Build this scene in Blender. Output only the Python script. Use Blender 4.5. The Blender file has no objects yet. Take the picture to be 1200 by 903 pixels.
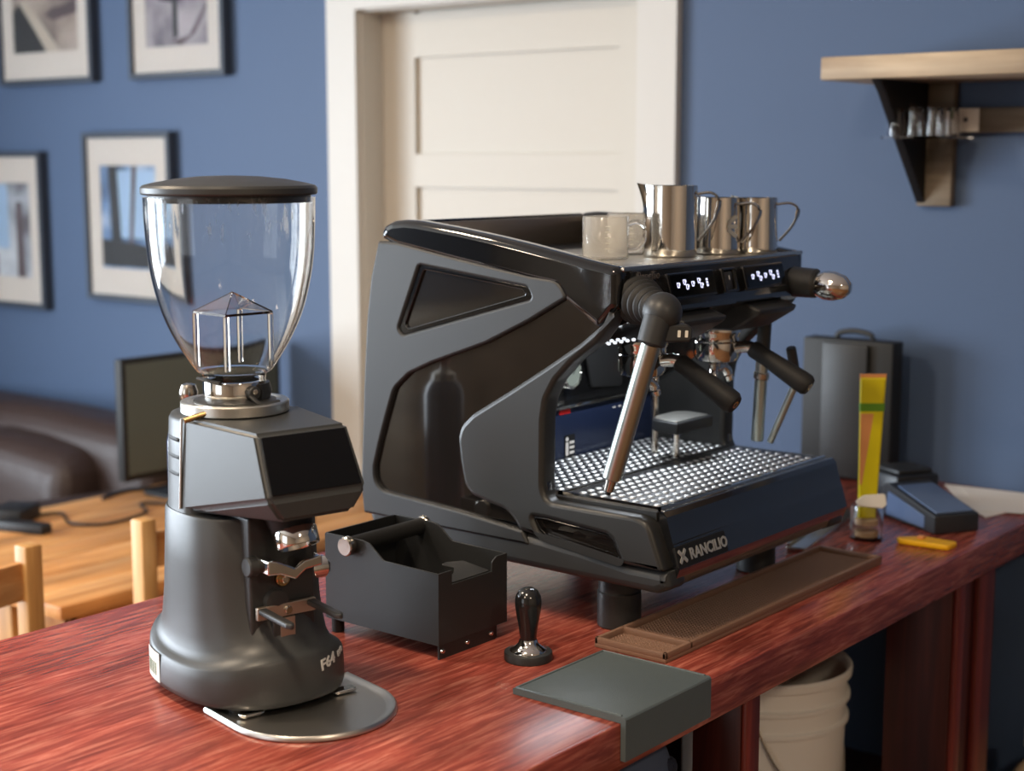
import bpy, bmesh, math, random
from mathutils import Matrix, Vector
random.seed(4)
S = bpy.context.scene
COL = S.collection
PI = math.pi

# ---------------------------------------------------------------- camera, world, lights, exposure
# world axes: X along the bar towards the back wall, Y towards the customer side, Z up; bar top is z = 0
YAW, PITCH = math.radians(38.75), math.radians(8.36)
cd = bpy.data.cameras.new('camera'); cam = bpy.data.objects.new('camera', cd); COL.objects.link(cam)
cd.sensor_width = 36; cd.lens = 54; cd.clip_start = 0.05
fwd = Vector((math.cos(YAW) * math.cos(PITCH), math.sin(YAW) * math.cos(PITCH), -math.sin(PITCH)))
cam.location = (0, 0, .65); cam.rotation_euler = fwd.to_track_quat('-Z', 'Y').to_euler()
cd.dof.use_dof = True; cd.dof.focus_distance = 1.98; cd.dof.aperture_fstop = 3.6
S.camera = cam
W = bpy.data.worlds.new('world'); S.world = W; W.use_nodes = True
W.node_tree.nodes['Background'].inputs[0].default_value = (.75, .85, 1, 1)
W.node_tree.nodes['Background'].inputs[1].default_value = .6
S.view_settings.view_transform = 'Standard'; S.view_settings.look = 'None'
S.view_settings.exposure = 0.0; S.view_settings.gamma = 1
FLOOR, CEIL = -1.0, 1.75
X0, X1, Y0, Y1 = -3.0, 2.95, -2.6, 5.2

def area(name, loc, direction, sx, sy, power, col):
    l = bpy.data.lights.new(name, 'AREA'); l.shape = 'RECTANGLE'; l.size = sx; l.size_y = sy
    l.energy = power; l.color = col
    o = bpy.data.objects.new(name, l); COL.objects.link(o); o.location = loc
    o.rotation_euler = Vector(direction).to_track_quat('-Z', 'Y').to_euler()
    return o
DAY = (.80, .90, 1.0); WARM = (1.0, .80, .58)
area('window_daylight', (.40, Y1 - .03, .45), (0, -1, 0), 1.3, 1.7, 160, DAY)
area('window_daylight', (-1.25, Y1 - .03, .45), (0, -1, 0), 1.3, 1.7, 120, DAY)
area('window_daylight', (X0 + .03, 2.3, .45), (1, 0, 0), 1.7, 1.6, 20, DAY)
for (lx_, ly_) in ((-.9, 1.0), (.5, 1.0), (.8, 2.4), (-.9, 3.2), (.2, -1.3)):
    l = bpy.data.lights.new('ceiling_and_fill_lamp', 'AREA'); l.shape = 'DISK'; l.size = .22; l.energy = 23 if ly_ > 0 else 31; l.color = WARM  # the barista-side one is an added, stronger fill for the bucket under the bar
    o = bpy.data.objects.new('ceiling_and_fill_lamp', l); COL.objects.link(o); o.location = (lx_, ly_, CEIL - .03)

# ---------------------------------------------------------------- materials
MATS = {}
def srgb(r, g, b):
    f = lambda c: (c / 255 / 12.92) if c <= 10 else (((c / 255) + .055) / 1.055) ** 2.4
    return (f(r), f(g), f(b), 1)
def mat(name, col, rough=.5, metal=0, coat=0, noise=0, nscale=40, bump=0, bscale=300, trans=0, ior=1.45, emit=None, estr=0, spec=.5):
    m = bpy.data.materials.new(name); m.use_nodes = True; MATS[name] = m
    nt = m.node_tree; p = nt.nodes['Principled BSDF']
    p.inputs['Base Color'].default_value = col; p.inputs['Roughness'].default_value = rough
    p.inputs['Metallic'].default_value = metal; p.inputs['Coat Weight'].default_value = coat
    p.inputs['Coat Roughness'].default_value = .08
    p.inputs['Transmission Weight'].default_value = trans; p.inputs['IOR'].default_value = ior
    p.inputs['Specular IOR Level'].default_value = spec
    tc = nt.nodes.new('ShaderNodeTexCoord')
    if emit:
        p.inputs['Emission Color'].default_value = emit; p.inputs['Emission Strength'].default_value = estr
    if noise:
        n = nt.nodes.new('ShaderNodeTexNoise'); n.inputs['Scale'].default_value = nscale; n.inputs['Detail'].default_value = 4
        nt.links.new(tc.outputs['Object'], n.inputs['Vector'])
        r = nt.nodes.new('ShaderNodeMapRange'); r.inputs[3].default_value = max(0, rough - noise); r.inputs[4].default_value = min(1, rough + noise)
        nt.links.new(n.outputs['Fac'], r.inputs[0]); nt.links.new(r.outputs[0], p.inputs['Roughness'])
    if bump:
        n = nt.nodes.new('ShaderNodeTexNoise'); n.inputs['Scale'].default_value = bscale; n.inputs['Detail'].default_value = 3
        nt.links.new(tc.outputs['Object'], n.inputs['Vector'])
        b = nt.nodes.new('ShaderNodeBump'); b.inputs['Strength'].default_value = bump; b.inputs['Distance'].default_value = .002
        nt.links.new(n.outputs['Fac'], b.inputs['Height']); nt.links.new(b.outputs[0], p.inputs['Normal'])
    return m
def wood(name, c1, c2, c3, scale, rough=.35, coat=0, streak=2.2, spots=False, nrot=None):
    """grain runs along the axis with the small scale"""
    m = mat(name, c2, rough, coat=coat); nt = m.node_tree; p = nt.nodes['Principled BSDF']
    tc = nt.nodes.new('ShaderNodeTexCoord'); mp = nt.nodes.new('ShaderNodeMapping'); mp.inputs['Scale'].default_value = scale
    nt.links.new(tc.outputs['Object'], mp.inputs['Vector'])
    n = nt.nodes.new('ShaderNodeTexNoise'); n.inputs['Scale'].default_value = 1; n.inputs['Detail'].default_value = 7
    n.inputs['Roughness'].default_value = .62; n.inputs['Distortion'].default_value = .6
    nt.links.new(mp.outputs[0], n.inputs['Vector'])
    r = nt.nodes.new('ShaderNodeValToRGB'); e = r.color_ramp.elements
    e[0].position = .32; e[0].color = c1; e[1].position = .70; e[1].color = c3
    k = r.color_ramp.elements.new(.50); k.color = c2
    nt.links.new(n.outputs['Fac'], r.inputs[0])
    n2 = nt.nodes.new('ShaderNodeTexNoise'); n2.inputs['Scale'].default_value = streak; n2.inputs['Detail'].default_value = 3
    mp2 = nt.nodes.new('ShaderNodeMapping'); mp2.inputs['Scale'].default_value = tuple(s ** .5 for s in scale)
    nt.links.new(tc.outputs['Object'], mp2.inputs['Vector']); nt.links.new(mp2.outputs[0], n2.inputs['Vector'])
    mx = nt.nodes.new('ShaderNodeMix'); mx.data_type = 'RGBA'; mx.blend_type = 'MULTIPLY'; mx.inputs[0].default_value = .75
    r2 = nt.nodes.new('ShaderNodeMapRange'); r2.inputs[1].default_value = .3; r2.inputs[2].default_value = .7; r2.inputs[3].default_value = .45; r2.inputs[4].default_value = 1.15
    nt.links.new(n2.outputs['Fac'], r2.inputs[0])
    nt.links.new(r.outputs[0], mx.inputs[6]); nt.links.new(r2.outputs[0], mx.inputs[7])
    nt.links.new(mx.outputs[2], p.inputs['Base Color'])
    b = nt.nodes.new('ShaderNodeBump'); b.inputs['Strength'].default_value = .12; b.inputs['Distance'].default_value = .001
    nt.links.new(n.outputs['Fac'], b.inputs['Height']); nt.links.new(b.outputs[0], p.inputs['Normal'])
    return m

M_wall = mat('blue_paint', srgb(73, 93, 124), .62, bump=.25, bscale=180)
M_white = mat('cream_paint', srgb(202, 199, 192), .5, bump=.05)
M_door = mat('door_paint', srgb(196, 190, 178), .5, bump=.05)
M_tan = mat('tan_paint', srgb(158, 142, 124), .7)
M_ceil = mat('ceiling_white', srgb(225, 222, 214), .8)
M_floor = wood('floor_wood', srgb(90, 60, 38), srgb(130, 90, 58), srgb(160, 115, 78), (2, 25, 20), .4)
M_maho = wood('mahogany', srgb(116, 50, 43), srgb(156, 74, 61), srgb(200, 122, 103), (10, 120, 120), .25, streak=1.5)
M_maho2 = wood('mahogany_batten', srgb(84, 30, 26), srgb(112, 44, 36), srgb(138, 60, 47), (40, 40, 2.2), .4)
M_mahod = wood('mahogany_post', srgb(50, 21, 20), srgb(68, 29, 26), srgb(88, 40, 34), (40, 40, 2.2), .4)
M_pine = wood('pine', srgb(182, 118, 62), srgb(208, 148, 88), srgb(226, 176, 118), (2, 34, 30), .45)
M_pinev = wood('pine_upright', srgb(190, 134, 72), srgb(212, 158, 92), srgb(228, 184, 124), (30, 30, 2.5), .45)
M_shelf = wood('shelf_wood', srgb(150, 122, 92), srgb(186, 160, 128), srgb(208, 186, 154), (20, 2, 20), .55)
M_shelfd = wood('weathered_wood', srgb(92, 82, 68), srgb(122, 110, 94), srgb(148, 134, 114), (20, 2, 20), .6)
M_black = mat('black_satin', srgb(44, 45, 46), .42, noise=.05)
M_powder = mat('black_powder_coat', srgb(42, 43, 44), .40, bump=.15, bscale=900)
M_col = mat('dark_satin', srgb(39, 39, 38), .38, bump=.05, bscale=1200)
M_panel = mat('charcoal_matte', srgb(41, 42, 43), .45, bump=.06, bscale=1200)
M_grind = mat('grinder_matte', srgb(56, 58, 59), .40, bump=.05, bscale=1200)
M_gloss = mat('black_gloss', srgb(14, 14, 15), .06, coat=.5)
M_inset = mat('smoked_gloss', srgb(26, 23, 21), .05, coat=1.0, spec=.8)
M_front = mat('gloss_front', srgb(30, 32, 36), .12, metal=.35, coat=1.0, spec=.9)
M_back = mat('backsplash_navy', srgb(34, 44, 70), .28, metal=.25)
M_deep = mat('black_deep', srgb(14, 14, 14), .6)
M_rub = mat('black_rubber', srgb(30, 30, 30), .6, bump=.1, bscale=500)
M_mat = mat('grey_rubber', srgb(86, 96, 99), .38, bump=.2, bscale=600, noise=.1, nscale=25)
M_brub = mat('brown_rubber', srgb(126, 97, 80), .5, bump=.15, bscale=500)
M_chrome = mat('chrome', srgb(225, 222, 216), .08, metal=1, noise=.04, nscale=60)
M_steel = mat('steel', srgb(196, 190, 180), .22, metal=1, noise=.08, nscale=30)
M_tube = mat('steel_tube', srgb(186, 194, 188), .3, metal=1)
M_brush = mat('brushed_aluminium', srgb(205, 203, 196), .35, metal=1)
M_bronze = mat('bronze_steel', srgb(176, 164, 150), .42, metal=1)
M_brass = mat('brass', srgb(190, 160, 110), .25, metal=1)
M_glass = mat('clear_glass', (1, 1, 1, 1), .01, trans=1, ior=1.47)
M_mug = mat('milky_glass', (.97, .96, .93, 1), .12, trans=.82, ior=1.25)
M_acry = mat('clear_acrylic', (.97, .96, .94, 1), .03, trans=1, ior=1.3)
M_screen = mat('screen_black', srgb(5, 6, 9), .08)
M_mon = mat('monitor_screen', srgb(78, 84, 78), .35)
M_couch = mat('brown_leather', srgb(58, 44, 40), .5, bump=.5, bscale=30, noise=.1, nscale=12)
M_letter = mat('grey_lettering', srgb(190, 190, 188), .4)
M_badge = mat('badge_lettering', srgb(200, 198, 190), .3, metal=.6)
M_wht = mat('white_plastic', srgb(232, 228, 216), .45)
M_paper = mat('paper', srgb(224, 220, 214), .7)
M_red = mat('red_sticker', srgb(200, 30, 28), .5)
M_yel = mat('yellow_pack', srgb(222, 206, 10), .4)
M_yel2 = mat('yellow_plastic', srgb(236, 178, 18), .4)
M_grn = mat('green_band', srgb(96, 150, 30), .5)
M_pink = mat('pale_orange', srgb(222, 150, 90), .5)
M_lednode = mat('display_icon', srgb(200, 205, 255), .5, emit=(.70, .74, 1, 1), estr=1.3)
M_led = mat('work_light_led', (1, 1, 1, 1), .5, emit=(.85, .92, 1, 1), estr=1.0)
M_orange = mat('orange_lamp', srgb(210, 90, 20), .4, emit=(1, .25, .03, 1), estr=.5)
M_frame = mat('frame_slate', srgb(58, 66, 78), .5)
M_mattb = mat('picture_mount', srgb(232, 224, 214), .55)
M_term = mat('terminal_dark', srgb(42, 44, 48), .4)
M_termb = mat('terminal_blue_reflect', srgb(96, 116, 150), .3)  # blue wall's reflection on the terminal's top, painted as base colour
M_cloth = mat('blue_cloth', srgb(74, 86, 110), .9, bump=.4, bscale=60)
M_kraft = mat('kraft_bag', srgb(176, 152, 124), .8)
M_jarfill = mat('beige_filling', srgb(196, 164, 124), .7)
M_blackbag = mat('black_case', srgb(27, 27, 26), .55)
M_cable = mat('black_cable', srgb(24, 24, 26), .5)
M_window = mat('window_white', srgb(220, 222, 222), .5)
M_gskin = mat('green_mark', srgb(70, 110, 70), .6)

def scuffed(m, z0):
    nt = m.node_tree; p = nt.nodes['Principled BSDF']; tc = nt.nodes.new('ShaderNodeTexCoord')
    mp = nt.nodes.new('ShaderNodeMapping'); mp.inputs['Scale'].default_value = (130, 130, 22)
    n = nt.nodes.new('ShaderNodeTexNoise'); n.inputs['Scale'].default_value = 1; n.inputs['Detail'].default_value = 4
    sx = nt.nodes.new('ShaderNodeSeparateXYZ')
    a = nt.nodes.new('ShaderNodeMapRange'); a.inputs[1].default_value = .56; a.inputs[2].default_value = .68; a.inputs[3].default_value = 0; a.inputs[4].default_value = .35
    b = nt.nodes.new('ShaderNodeMapRange'); b.inputs[1].default_value = z0; b.inputs[2].default_value = z0 + .03
    c = nt.nodes.new('ShaderNodeMath'); c.operation = 'MULTIPLY'; d = nt.nodes.new('ShaderNodeMath'); d.operation = 'ADD'; d.inputs[1].default_value = .02
    L = nt.links.new
    L(tc.outputs['Object'], mp.inputs[0]); L(mp.outputs[0], n.inputs['Vector']); L(n.outputs['Fac'], a.inputs[0])
    L(tc.outputs['Object'], sx.inputs[0]); L(sx.outputs[2], b.inputs[0]); L(a.outputs[0], c.inputs[0]); L(b.outputs[0], c.inputs[1])
    L(c.outputs[0], d.inputs[0]); L(d.outputs[0], p.inputs['Roughness'])
    return m
M_hop = scuffed(mat('hopper_acrylic', (.97, .96, .94, 1), .02, trans=1, ior=1.3), .535)

# ---------------------------------------------------------------- mesh helpers
def finish(bm, name, m, parent=None, ang=35, kind=None, label=None):
    bmesh.ops.recalc_face_normals(bm, faces=bm.faces[:])
    me = bpy.data.meshes.new(name); bm.to_mesh(me); bm.free()
    return link(me, name, m, parent, ang, kind, label)
def link(me, name, m, parent=None, ang=35, kind=None, label=None):
    if ang:
        for p in me.polygons: p.use_smooth = True
        me.set_sharp_from_angle(angle=math.radians(ang))
    me.materials.clear(); me.materials.append(m)
    o = bpy.data.objects.new(name, me); COL.objects.link(o)
    if parent: attach(o, parent)
    if kind: o['kind'] = kind
    if label: o['label'] = label
    return o
def wloc(o):
    v = Vector(o.location)
    return v if not o.parent else o.matrix_parent_inverse @ v + wloc(o.parent)
def attach(o, parent):
    """meshes are written in world coordinates; a root sits unrotated at its base when its parts are attached"""
    o.parent = parent
    t = Vector((0, 0, 0)); q = parent
    while q: t += Vector(q.location) + q.matrix_parent_inverse.translation; q = q.parent
    o.matrix_parent_inverse = Matrix.Translation(-t)
def thing(name, label, cat, loc, group=None):
    o = bpy.data.objects.new(name, None); COL.objects.link(o); o.location = loc; o.empty_display_size = .05
    return tag(o, label, cat, group)
def tag(o, label, cat, group=None):
    o['label'] = label; o['category'] = cat
    if group: o['group'] = group
    return o
def structure(o): o['kind'] = 'structure'; return o
def dup(root, delta, label=None):
    def rec(o, par):
        c = o.copy(); COL.objects.link(c)
        if par:
            c.parent = par; c.matrix_parent_inverse = o.matrix_parent_inverse.copy()
        for ch in [k for k in o.children]: rec(ch, c)
        return c
    r = rec(root, None); r.location = Vector(root.location) + Vector(delta)
    if label: r['label'] = label
    return r
def fillet(pts, rad, seg=5):
    out = []; n = len(pts)
    for i in range(n):
        p0, p, p1 = Vector(pts[i - 1]), Vector(pts[i]), Vector(pts[(i + 1) % n])
        r = rad[i] if isinstance(rad, (list, tuple)) else rad
        a, b = p0 - p, p1 - p
        if r <= 0 or a.length < 1e-6 or b.length < 1e-6: out.append(tuple(p)); continue
        an = a.angle(b)
        if an > 3.0: out.append(tuple(p)); continue
        t = min(r / math.tan(an / 2), a.length * .48, b.length * .48)
        A, B = p + a.normalized() * t, p + b.normalized() * t
        for k in range(seg + 1):
            s = k / seg; out.append(tuple(A * (1 - s) ** 2 + p * 2 * s * (1 - s) + B * s * s))
    return out
def plate_me(loops, thick, bevel, mtx, res=2):
    """2D outline (first loop) with holes, thickened along local z from 0 to thick"""
    cu = bpy.data.curves.new('c', 'CURVE'); cu.dimensions = '2D'; cu.fill_mode = 'BOTH'
    cu.extrude = max(thick / 2 - bevel, 1e-5); cu.bevel_depth = bevel; cu.bevel_resolution = res; cu.offset = -bevel
    for l in loops:
        sp = cu.splines.new('POLY'); sp.points.add(len(l) - 1); sp.use_cyclic_u = True
        for q, pt in zip(l, sp.points): pt.co = (q[0], q[1], 0, 1)
    ob = bpy.data.objects.new('c', cu)
    me = bpy.data.meshes.new_from_object(ob)
    bpy.data.objects.remove(ob); bpy.data.curves.remove(cu)
    me.transform(mtx @ Matrix.Translation((0, 0, thick / 2)))
    return me
def frame(o, ax, ay):
    ax = Vector(ax).normalized(); ay = Vector(ay); ay = (ay - ax * ay.dot(ax)).normalized(); az = ax.cross(ay)
    return Matrix(((ax.x, ay.x, az.x, o[0]), (ax.y, ay.y, az.y, o[1]), (ax.z, ay.z, az.z, o[2]), (0, 0, 0, 1)))
def plate(name, loops, thick, bevel, mtx, m, parent=None, **k):
    return link(plate_me(loops, thick, bevel, mtx), name, m, parent, 40, **k)
def fx(x):        # local (a, b, c) -> world (x + c, a, b): an outline in the Y-Z plane thickened towards +X
    return Matrix(((0, 0, 1, x), (1, 0, 0, 0), (0, 1, 0, 0), (0, 0, 0, 1)))
def text(name, body, size, mtx, m, parent=None, depth=.0006, align='LEFT', shear=0, bold=0):
    cu = bpy.data.curves.new('t', 'FONT'); cu.body = body; cu.size = size; cu.extrude = depth; cu.align_x = align; cu.shear = shear
    cu.resolution_u = 2; cu.offset = bold
    ob = bpy.data.objects.new('t', cu); me = bpy.data.meshes.new_from_object(ob)
    bpy.data.objects.remove(ob); bpy.data.curves.remove(cu); me.transform(mtx)
    return link(me, name, m, parent, 0)
def bx(bm, a, b, bevel=0, mtx=None, seg=2):
    r = bmesh.ops.create_cube(bm, size=1); vs = r['verts']
    c = [(a[i] + b[i]) / 2 for i in range(3)]; s = [abs(b[i] - a[i]) for i in range(3)]
    for v in vs: v.co = Vector([c[i] + v.co[i] * s[i] for i in range(3)])
    if bevel:
        es = list({e for v in vs for e in v.link_edges})
        r = bmesh.ops.bevel(bm, geom=es, offset=bevel, segments=seg, affect='EDGES', profile=.5)
        vs = list({v for f in r['faces'] for v in f.verts} | {v for v in vs if v.is_valid})
    if mtx:
        for v in vs: v.co = mtx @ v.co
    return vs
def box(name, a, b, m, parent=None, bevel=0, mtx=None, **k):
    bm = bmesh.new(); bx(bm, a, b, bevel, mtx); return finish(bm, name, m, parent, **k)
def lathe(bm, prof, mtx=None, seg=32, close=True):
    """prof: list of (r, z)"""
    mtx = mtx or Matrix(); rings = []
    for r, z in prof:
        if r < 1e-6: rings.append([bm.verts.new(mtx @ Vector((0, 0, z)))])
        else: rings.append([bm.verts.new(mtx @ Vector((r * math.cos(2 * PI * i / seg), r * math.sin(2 * PI * i / seg), z))) for i in range(seg)])
    for A, B in zip(rings, rings[1:]):
        for i in range(seg):
            j = (i + 1) % seg
            f = [A[i % len(A)], A[j % len(A)], B[j % len(B)], B[i % len(B)]]
            f = list(dict.fromkeys(f))
            if len(f) > 2: bm.faces.new(f)
    if close:
        for R_ in (rings[0], rings[-1]):
            if len(R_) > 2: bm.faces.new(R_)
def turned(name, prof, m, parent=None, mtx=None, seg=32, close=True, **k):
    bm = bmesh.new(); lathe(bm, prof, mtx, seg, close); return finish(bm, name, m, parent, **k)
def along(p, q):   # matrix placing local z on the way from p to q
    p, q = Vector(p), Vector(q); d = (q - p)
    return Matrix.Translation(p) @ d.to_track_quat('Z', 'Y').to_matrix().to_4x4()
def rod(name, p, q, r, m, parent=None, r2=None, seg=20, bev=.15, **k):
    L = (Vector(q) - Vector(p)).length; r2 = r if r2 is None else r2; b = min(r, r2, L) * bev
    return turned(name, [(0, 0), (r - b, 0), (r, b), (r2, L - b), (r2 - b, L), (0, L)], m, parent, along(p, q), seg, False, **k)
def tube(bm, path, r, seg=10, flat=1.0):
    P = [Vector(p) for p in path]; R_ = r if isinstance(r, (list, tuple)) else [r] * len(P)
    up = Vector((0, 0, 1)); prev = None
    for i, p in enumerate(P):
        t = (P[min(i + 1, len(P) - 1)] - P[max(i - 1, 0)]).normalized()
        a = t.cross(up if abs(t.z) < .95 else Vector((0, 1, 0))).normalized(); b = t.cross(a)
        ring = [bm.verts.new(p + a * math.cos(2 * PI * k / seg) * R_[i] + b * math.sin(2 * PI * k / seg) * R_[i] * flat) for k in range(seg)]
        if prev:
            for k in range(seg): bm.faces.new([prev[k], prev[(k + 1) % seg], ring[(k + 1) % seg], ring[k]])
        else: bm.faces.new(ring)
        prev = ring
    bm.faces.new(prev)
def smoothpath(pts, n=6):
    P = [Vector(p) for p in pts]; out = []
    for i in range(len(P) - 1):
        a, b, c, d = P[max(i - 1, 0)], P[i], P[i + 1], P[min(i + 2, len(P) - 1)]
        for k in range(n):
            t = k / n
            out.append(.5 * ((2 * b) + (c - a) * t + (2 * a - 5 * b + 4 * c - d) * t * t + (3 * b - a - 3 * c + d) * t ** 3))
    out.append(P[-1]); return out
def pipe(name, path, r, m, parent=None, seg=10, n=6, flat=1.0, **k):
    bm = bmesh.new(); tube(bm, smoothpath(path, n), r, seg, flat); return finish(bm, name, m, parent, ang=60, **k)
def loft(bm, rings, cap=True):
    R_ = [[bm.verts.new(p) for p in r] for r in rings]
    for A, B in zip(R_, R_[1:]):
        n = len(A)
        for i in range(n): bm.faces.new([A[i], A[(i + 1) % n], B[(i + 1) % n], B[i]])
    if cap: bm.faces.new(R_[0]); bm.faces.new(R_[-1])

# ---------------------------------------------------------------- setting
DY0, DY1, DZ = 1.99, 2.874, 1.035       # door opening
def slabs(name, boxes, m):
    bm = bmesh.new()
    for a, b in boxes: bx(bm, a, b)
    return structure(finish(bm, name, m, ang=0))
slabs('floor', [((X0, Y0, FLOOR - .1), (X1 + .3, Y1, FLOOR))], M_floor)
slabs('ceiling', [((X0, Y0, CEIL), (X1 + .3, Y1, CEIL + .1))], M_ceil)
slabs('wall_back', [((X1, Y0, FLOOR), (X1 + .12, DY0, CEIL)), ((X1, DY1, FLOOR), (X1 + .12, Y1, CEIL)), ((X1, DY0, DZ), (X1 + .12, DY1, CEIL))], M_wall)
slabs('wall_right', [((X0, Y0 - .1, FLOOR), (X1 + .3, Y0, CEIL))], M_tan)
slabs('wall_left', [((X0, Y1, FLOOR), (X1 + .3, Y1 + .1, CEIL))], M_wall)
slabs('wall_front', [((X0 - .1, Y0 - .1, FLOOR), (X0, Y1 + .1, CEIL))], M_tan)
slabs('trim_1', [((X1 - .022, DY1, FLOOR), (X1, DY1 + .105, DZ + .105))], M_white)
slabs('trim_2', [((X1 - .022, DY0 - .105, FLOOR), (X1, DY0, DZ + .105))], M_white)
slabs('trim_3', [((X1 - .024, DY0, DZ), (X1, DY1, DZ + .105))], M_white)
slabs('trim_4', [((X1, DY1 - .004, FLOOR), (X1 + .12, DY1 + .012, DZ)), ((X1, DY0 - .012, FLOOR), (X1 + .12, DY0 + .004, DZ)), ((X1, DY0, DZ - .004), (X1 + .12, DY1, DZ + .012))], M_white)
slabs('baseboard_back', [((X1 - .015, Y0, FLOOR), (X1, DY0 - .105, FLOOR + .12)), ((X1 - .015, DY1 + .105, FLOOR), (X1, Y1, FLOOR + .12))], M_white)
XD = X1 + .09
dm = bmesh.new(); bx(dm, (XD, DY0, FLOOR + .01), (XD + .03, DY1, DZ))
door = structure(finish(dm, 'door_1', M_door, ang=0))
rz = [DZ - .012, .913, .664, .579, .330, .245, -.004, -.089, -.338, -.423, -.72, -.99]
for i in range(0, 12, 2):
    box('rail', (XD - .012, DY0 + .1179, rz[i + 1]), (XD, DY1 - .1179, rz[i]), M_door, door)
box('stile', (XD - .012, DY0 + .003, FLOOR + .012), (XD, DY0 + .118, DZ - .006), M_door, door)
box('stile', (XD - .012, DY1 - .118, FLOOR + .012), (XD, DY1 - .003, DZ - .006), M_door, door)
for n, (a, b) in enumerate((((-.33, Y1 - .05, -.45), (1.13, Y1 - .001, 1.36)), ((-1.98, Y1 - .05, -.45), (-.52, Y1 - .001, 1.36)), ((X0 + .001, 1.38, -.42), (X0 + .05, 3.22, 1.32)))):
    bm = bmesh.new()
    if n < 2:
        w = (a[0] + b[0]) / 2
        for p, q in (((a[0], a[2]), (a[0] + .07, b[2])), ((b[0] - .07, a[2]), (b[0], b[2])), ((a[0], a[2]), (b[0], a[2] + .07)), ((a[0], b[2] - .07), (b[0], b[2])), ((w - .025, a[2]), (w + .025, b[2]))):
            bx(bm, (p[0], a[1], p[1]), (q[0], b[1], q[1]))
    else:
        w = (a[1] + b[1]) / 2
        for p, q in (((a[1], a[2]), (a[1] + .07, b[2])), ((b[1] - .07, a[2]), (b[1], b[2])), ((a[1], a[2]), (b[1], a[2] + .07)), ((a[1], b[2] - .07), (b[1], b[2])), ((w - .025, a[2]), (w + .025, b[2]))):
            bx(bm, (a[0], p[0], p[1]), (b[0], q[0], q[1]))
    structure(finish(bm, 'window_%d' % (n + 1), M_window, ang=0))

# ---------------------------------------------------------------- bar counter
CF, CB = .974, 1.818                      # front (barista) edge and customer edge
bar = thing('bar_counter', 'long red mahogany bar counter carrying the coffee gear', 'counter', (1.6, 1.4, FLOOR))
box('counter_top', (.25, CF + .004, -.03), (X1 - .002, CB, 0), M_maho, bar, .003)
box('edge_board', (.25, CF, -.058), (X1 - .002, CF + .02, -.0005), M_maho, bar, .003)
box('edge_board', (.25, CB - .02, -.058), (X1 - .002, CB + .001, -.0005), M_maho, bar, .003)
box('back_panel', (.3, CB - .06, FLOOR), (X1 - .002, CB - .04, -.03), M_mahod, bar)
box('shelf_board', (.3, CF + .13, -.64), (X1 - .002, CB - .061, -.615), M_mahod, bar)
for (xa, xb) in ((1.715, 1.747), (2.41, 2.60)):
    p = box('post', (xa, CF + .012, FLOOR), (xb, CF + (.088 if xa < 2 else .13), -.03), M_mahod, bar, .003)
    if xb - xa > .1:
        for xs, xe in ((2.412, 2.44), (2.50, 2.565)):
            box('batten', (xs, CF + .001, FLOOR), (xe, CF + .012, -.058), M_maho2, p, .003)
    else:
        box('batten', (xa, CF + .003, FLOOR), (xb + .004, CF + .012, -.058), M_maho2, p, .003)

# ---------------------------------------------------------------- coffee grinder
LX, LF, GC = Vector((.977, -.213, 0)), Vector((-.213, -.977, 0)), Vector((1.235, 1.418, 0))
GM = Matrix(((LX.x, LF.x, 0, GC.x), (LX.y, LF.y, 0, GC.y), (0, 0, 1, 0), (0, 0, 0, 1)))   # local (right, front, up)
def gpt(u, w, z): return GM @ Vector((u, w, z))
gr = thing('coffee_grinder', 'black electric coffee grinder with clear hopper on the near end of the bar', 'grinder', GC)
def gring(a, bb, bf, z, n=2.5, mod=0, cnt=56):
    out = []
    for i in range(cnt):
        t = 2 * PI * i / cnt; c, s = math.cos(t), math.sin(t)
        u = a * math.copysign(abs(c) ** (2 / n), c); b = bf if s > 0 else bb
        w = b * math.copysign(abs(s) ** (2 / n), s)
        zz = z + mod * ((-s) if s < 0 else (s * .75)) ** 2 if mod else z
        out.append(gpt(u, w, zz))
    return out
bm = bmesh.new()
loft(bm, [gring(.097, .124, .126, .010), gring(.103, .130, .132, .013), gring(.105, .132, .134, .020), gring(.1045, .132, .134, .040, mod=.012),
          gring(.1035, .131, .132, .052, mod=.024), gring(.1015, .129, .129, .055, mod=.028), gring(.0965, .124, .120, .0575, mod=.031), gring(.0925, .119, .112, .061, mod=.035),
          gring(.0895, .1145, .104, .069, mod=.04), gring(.088, .1125, .098, .085, mod=.04), gring(.0865, .1085, .090, .115, mod=.028), gring(.085, .1045, .086, .17, mod=.008),
          gring(.0835, .1005, .083, .227), gring(.082, .099, .081, .231)])
body = finish(bm, 'body', M_grind, gr, ang=50)
bm = bmesh.new()
loft(bm, [gring(.0805, .0965, .03, .231), gring(.080, .096, .03, .236), gring(.0785, .0925, .03, .30), gring(.077, .090, .03, .339), gring(.074, .087, .028, .345), gring(.068, .08, .02, .347)])
rear = finish(bm, 'rear_housing', M_grind, gr, ang=50)
for k in range(3):
    z = .318 - k * .021
    bm = bmesh.new(); rr = []
    for i in range(9):
        t = PI + .05 + .046 * i; n = 2.5; c, s = math.cos(t), math.sin(t)
        k1 = .0785 - (z - .236) * .024; k2 = .0945 - (z - .236) * .052
        rr.append(gpt(k1 * math.copysign(abs(c) ** .8, c), k2 * math.copysign(abs(s) ** .8, s), z + .0))
    tube(bm, rr, .0028, 6); finish(bm, 'vent_slot', M_deep, rear, ang=60)
HV = [(.078, .008, .347), (.061, .146, .3445), (.066, .180, .274), (.047, .178, .247), (.08, .0, .233)]
bm = bmesh.new()
L_ = [bm.verts.new(gpt(-u, w, z)) for u, w, z in HV]; R_ = [bm.verts.new(gpt(u, w, z)) for u, w, z in HV]
for q in ((0, 1), (1, 2), (2, 3), (3, 4), (4, 0)): bm.faces.new([L_[q[0]], L_[q[1]], R_[q[1]], R_[q[0]]])
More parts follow.
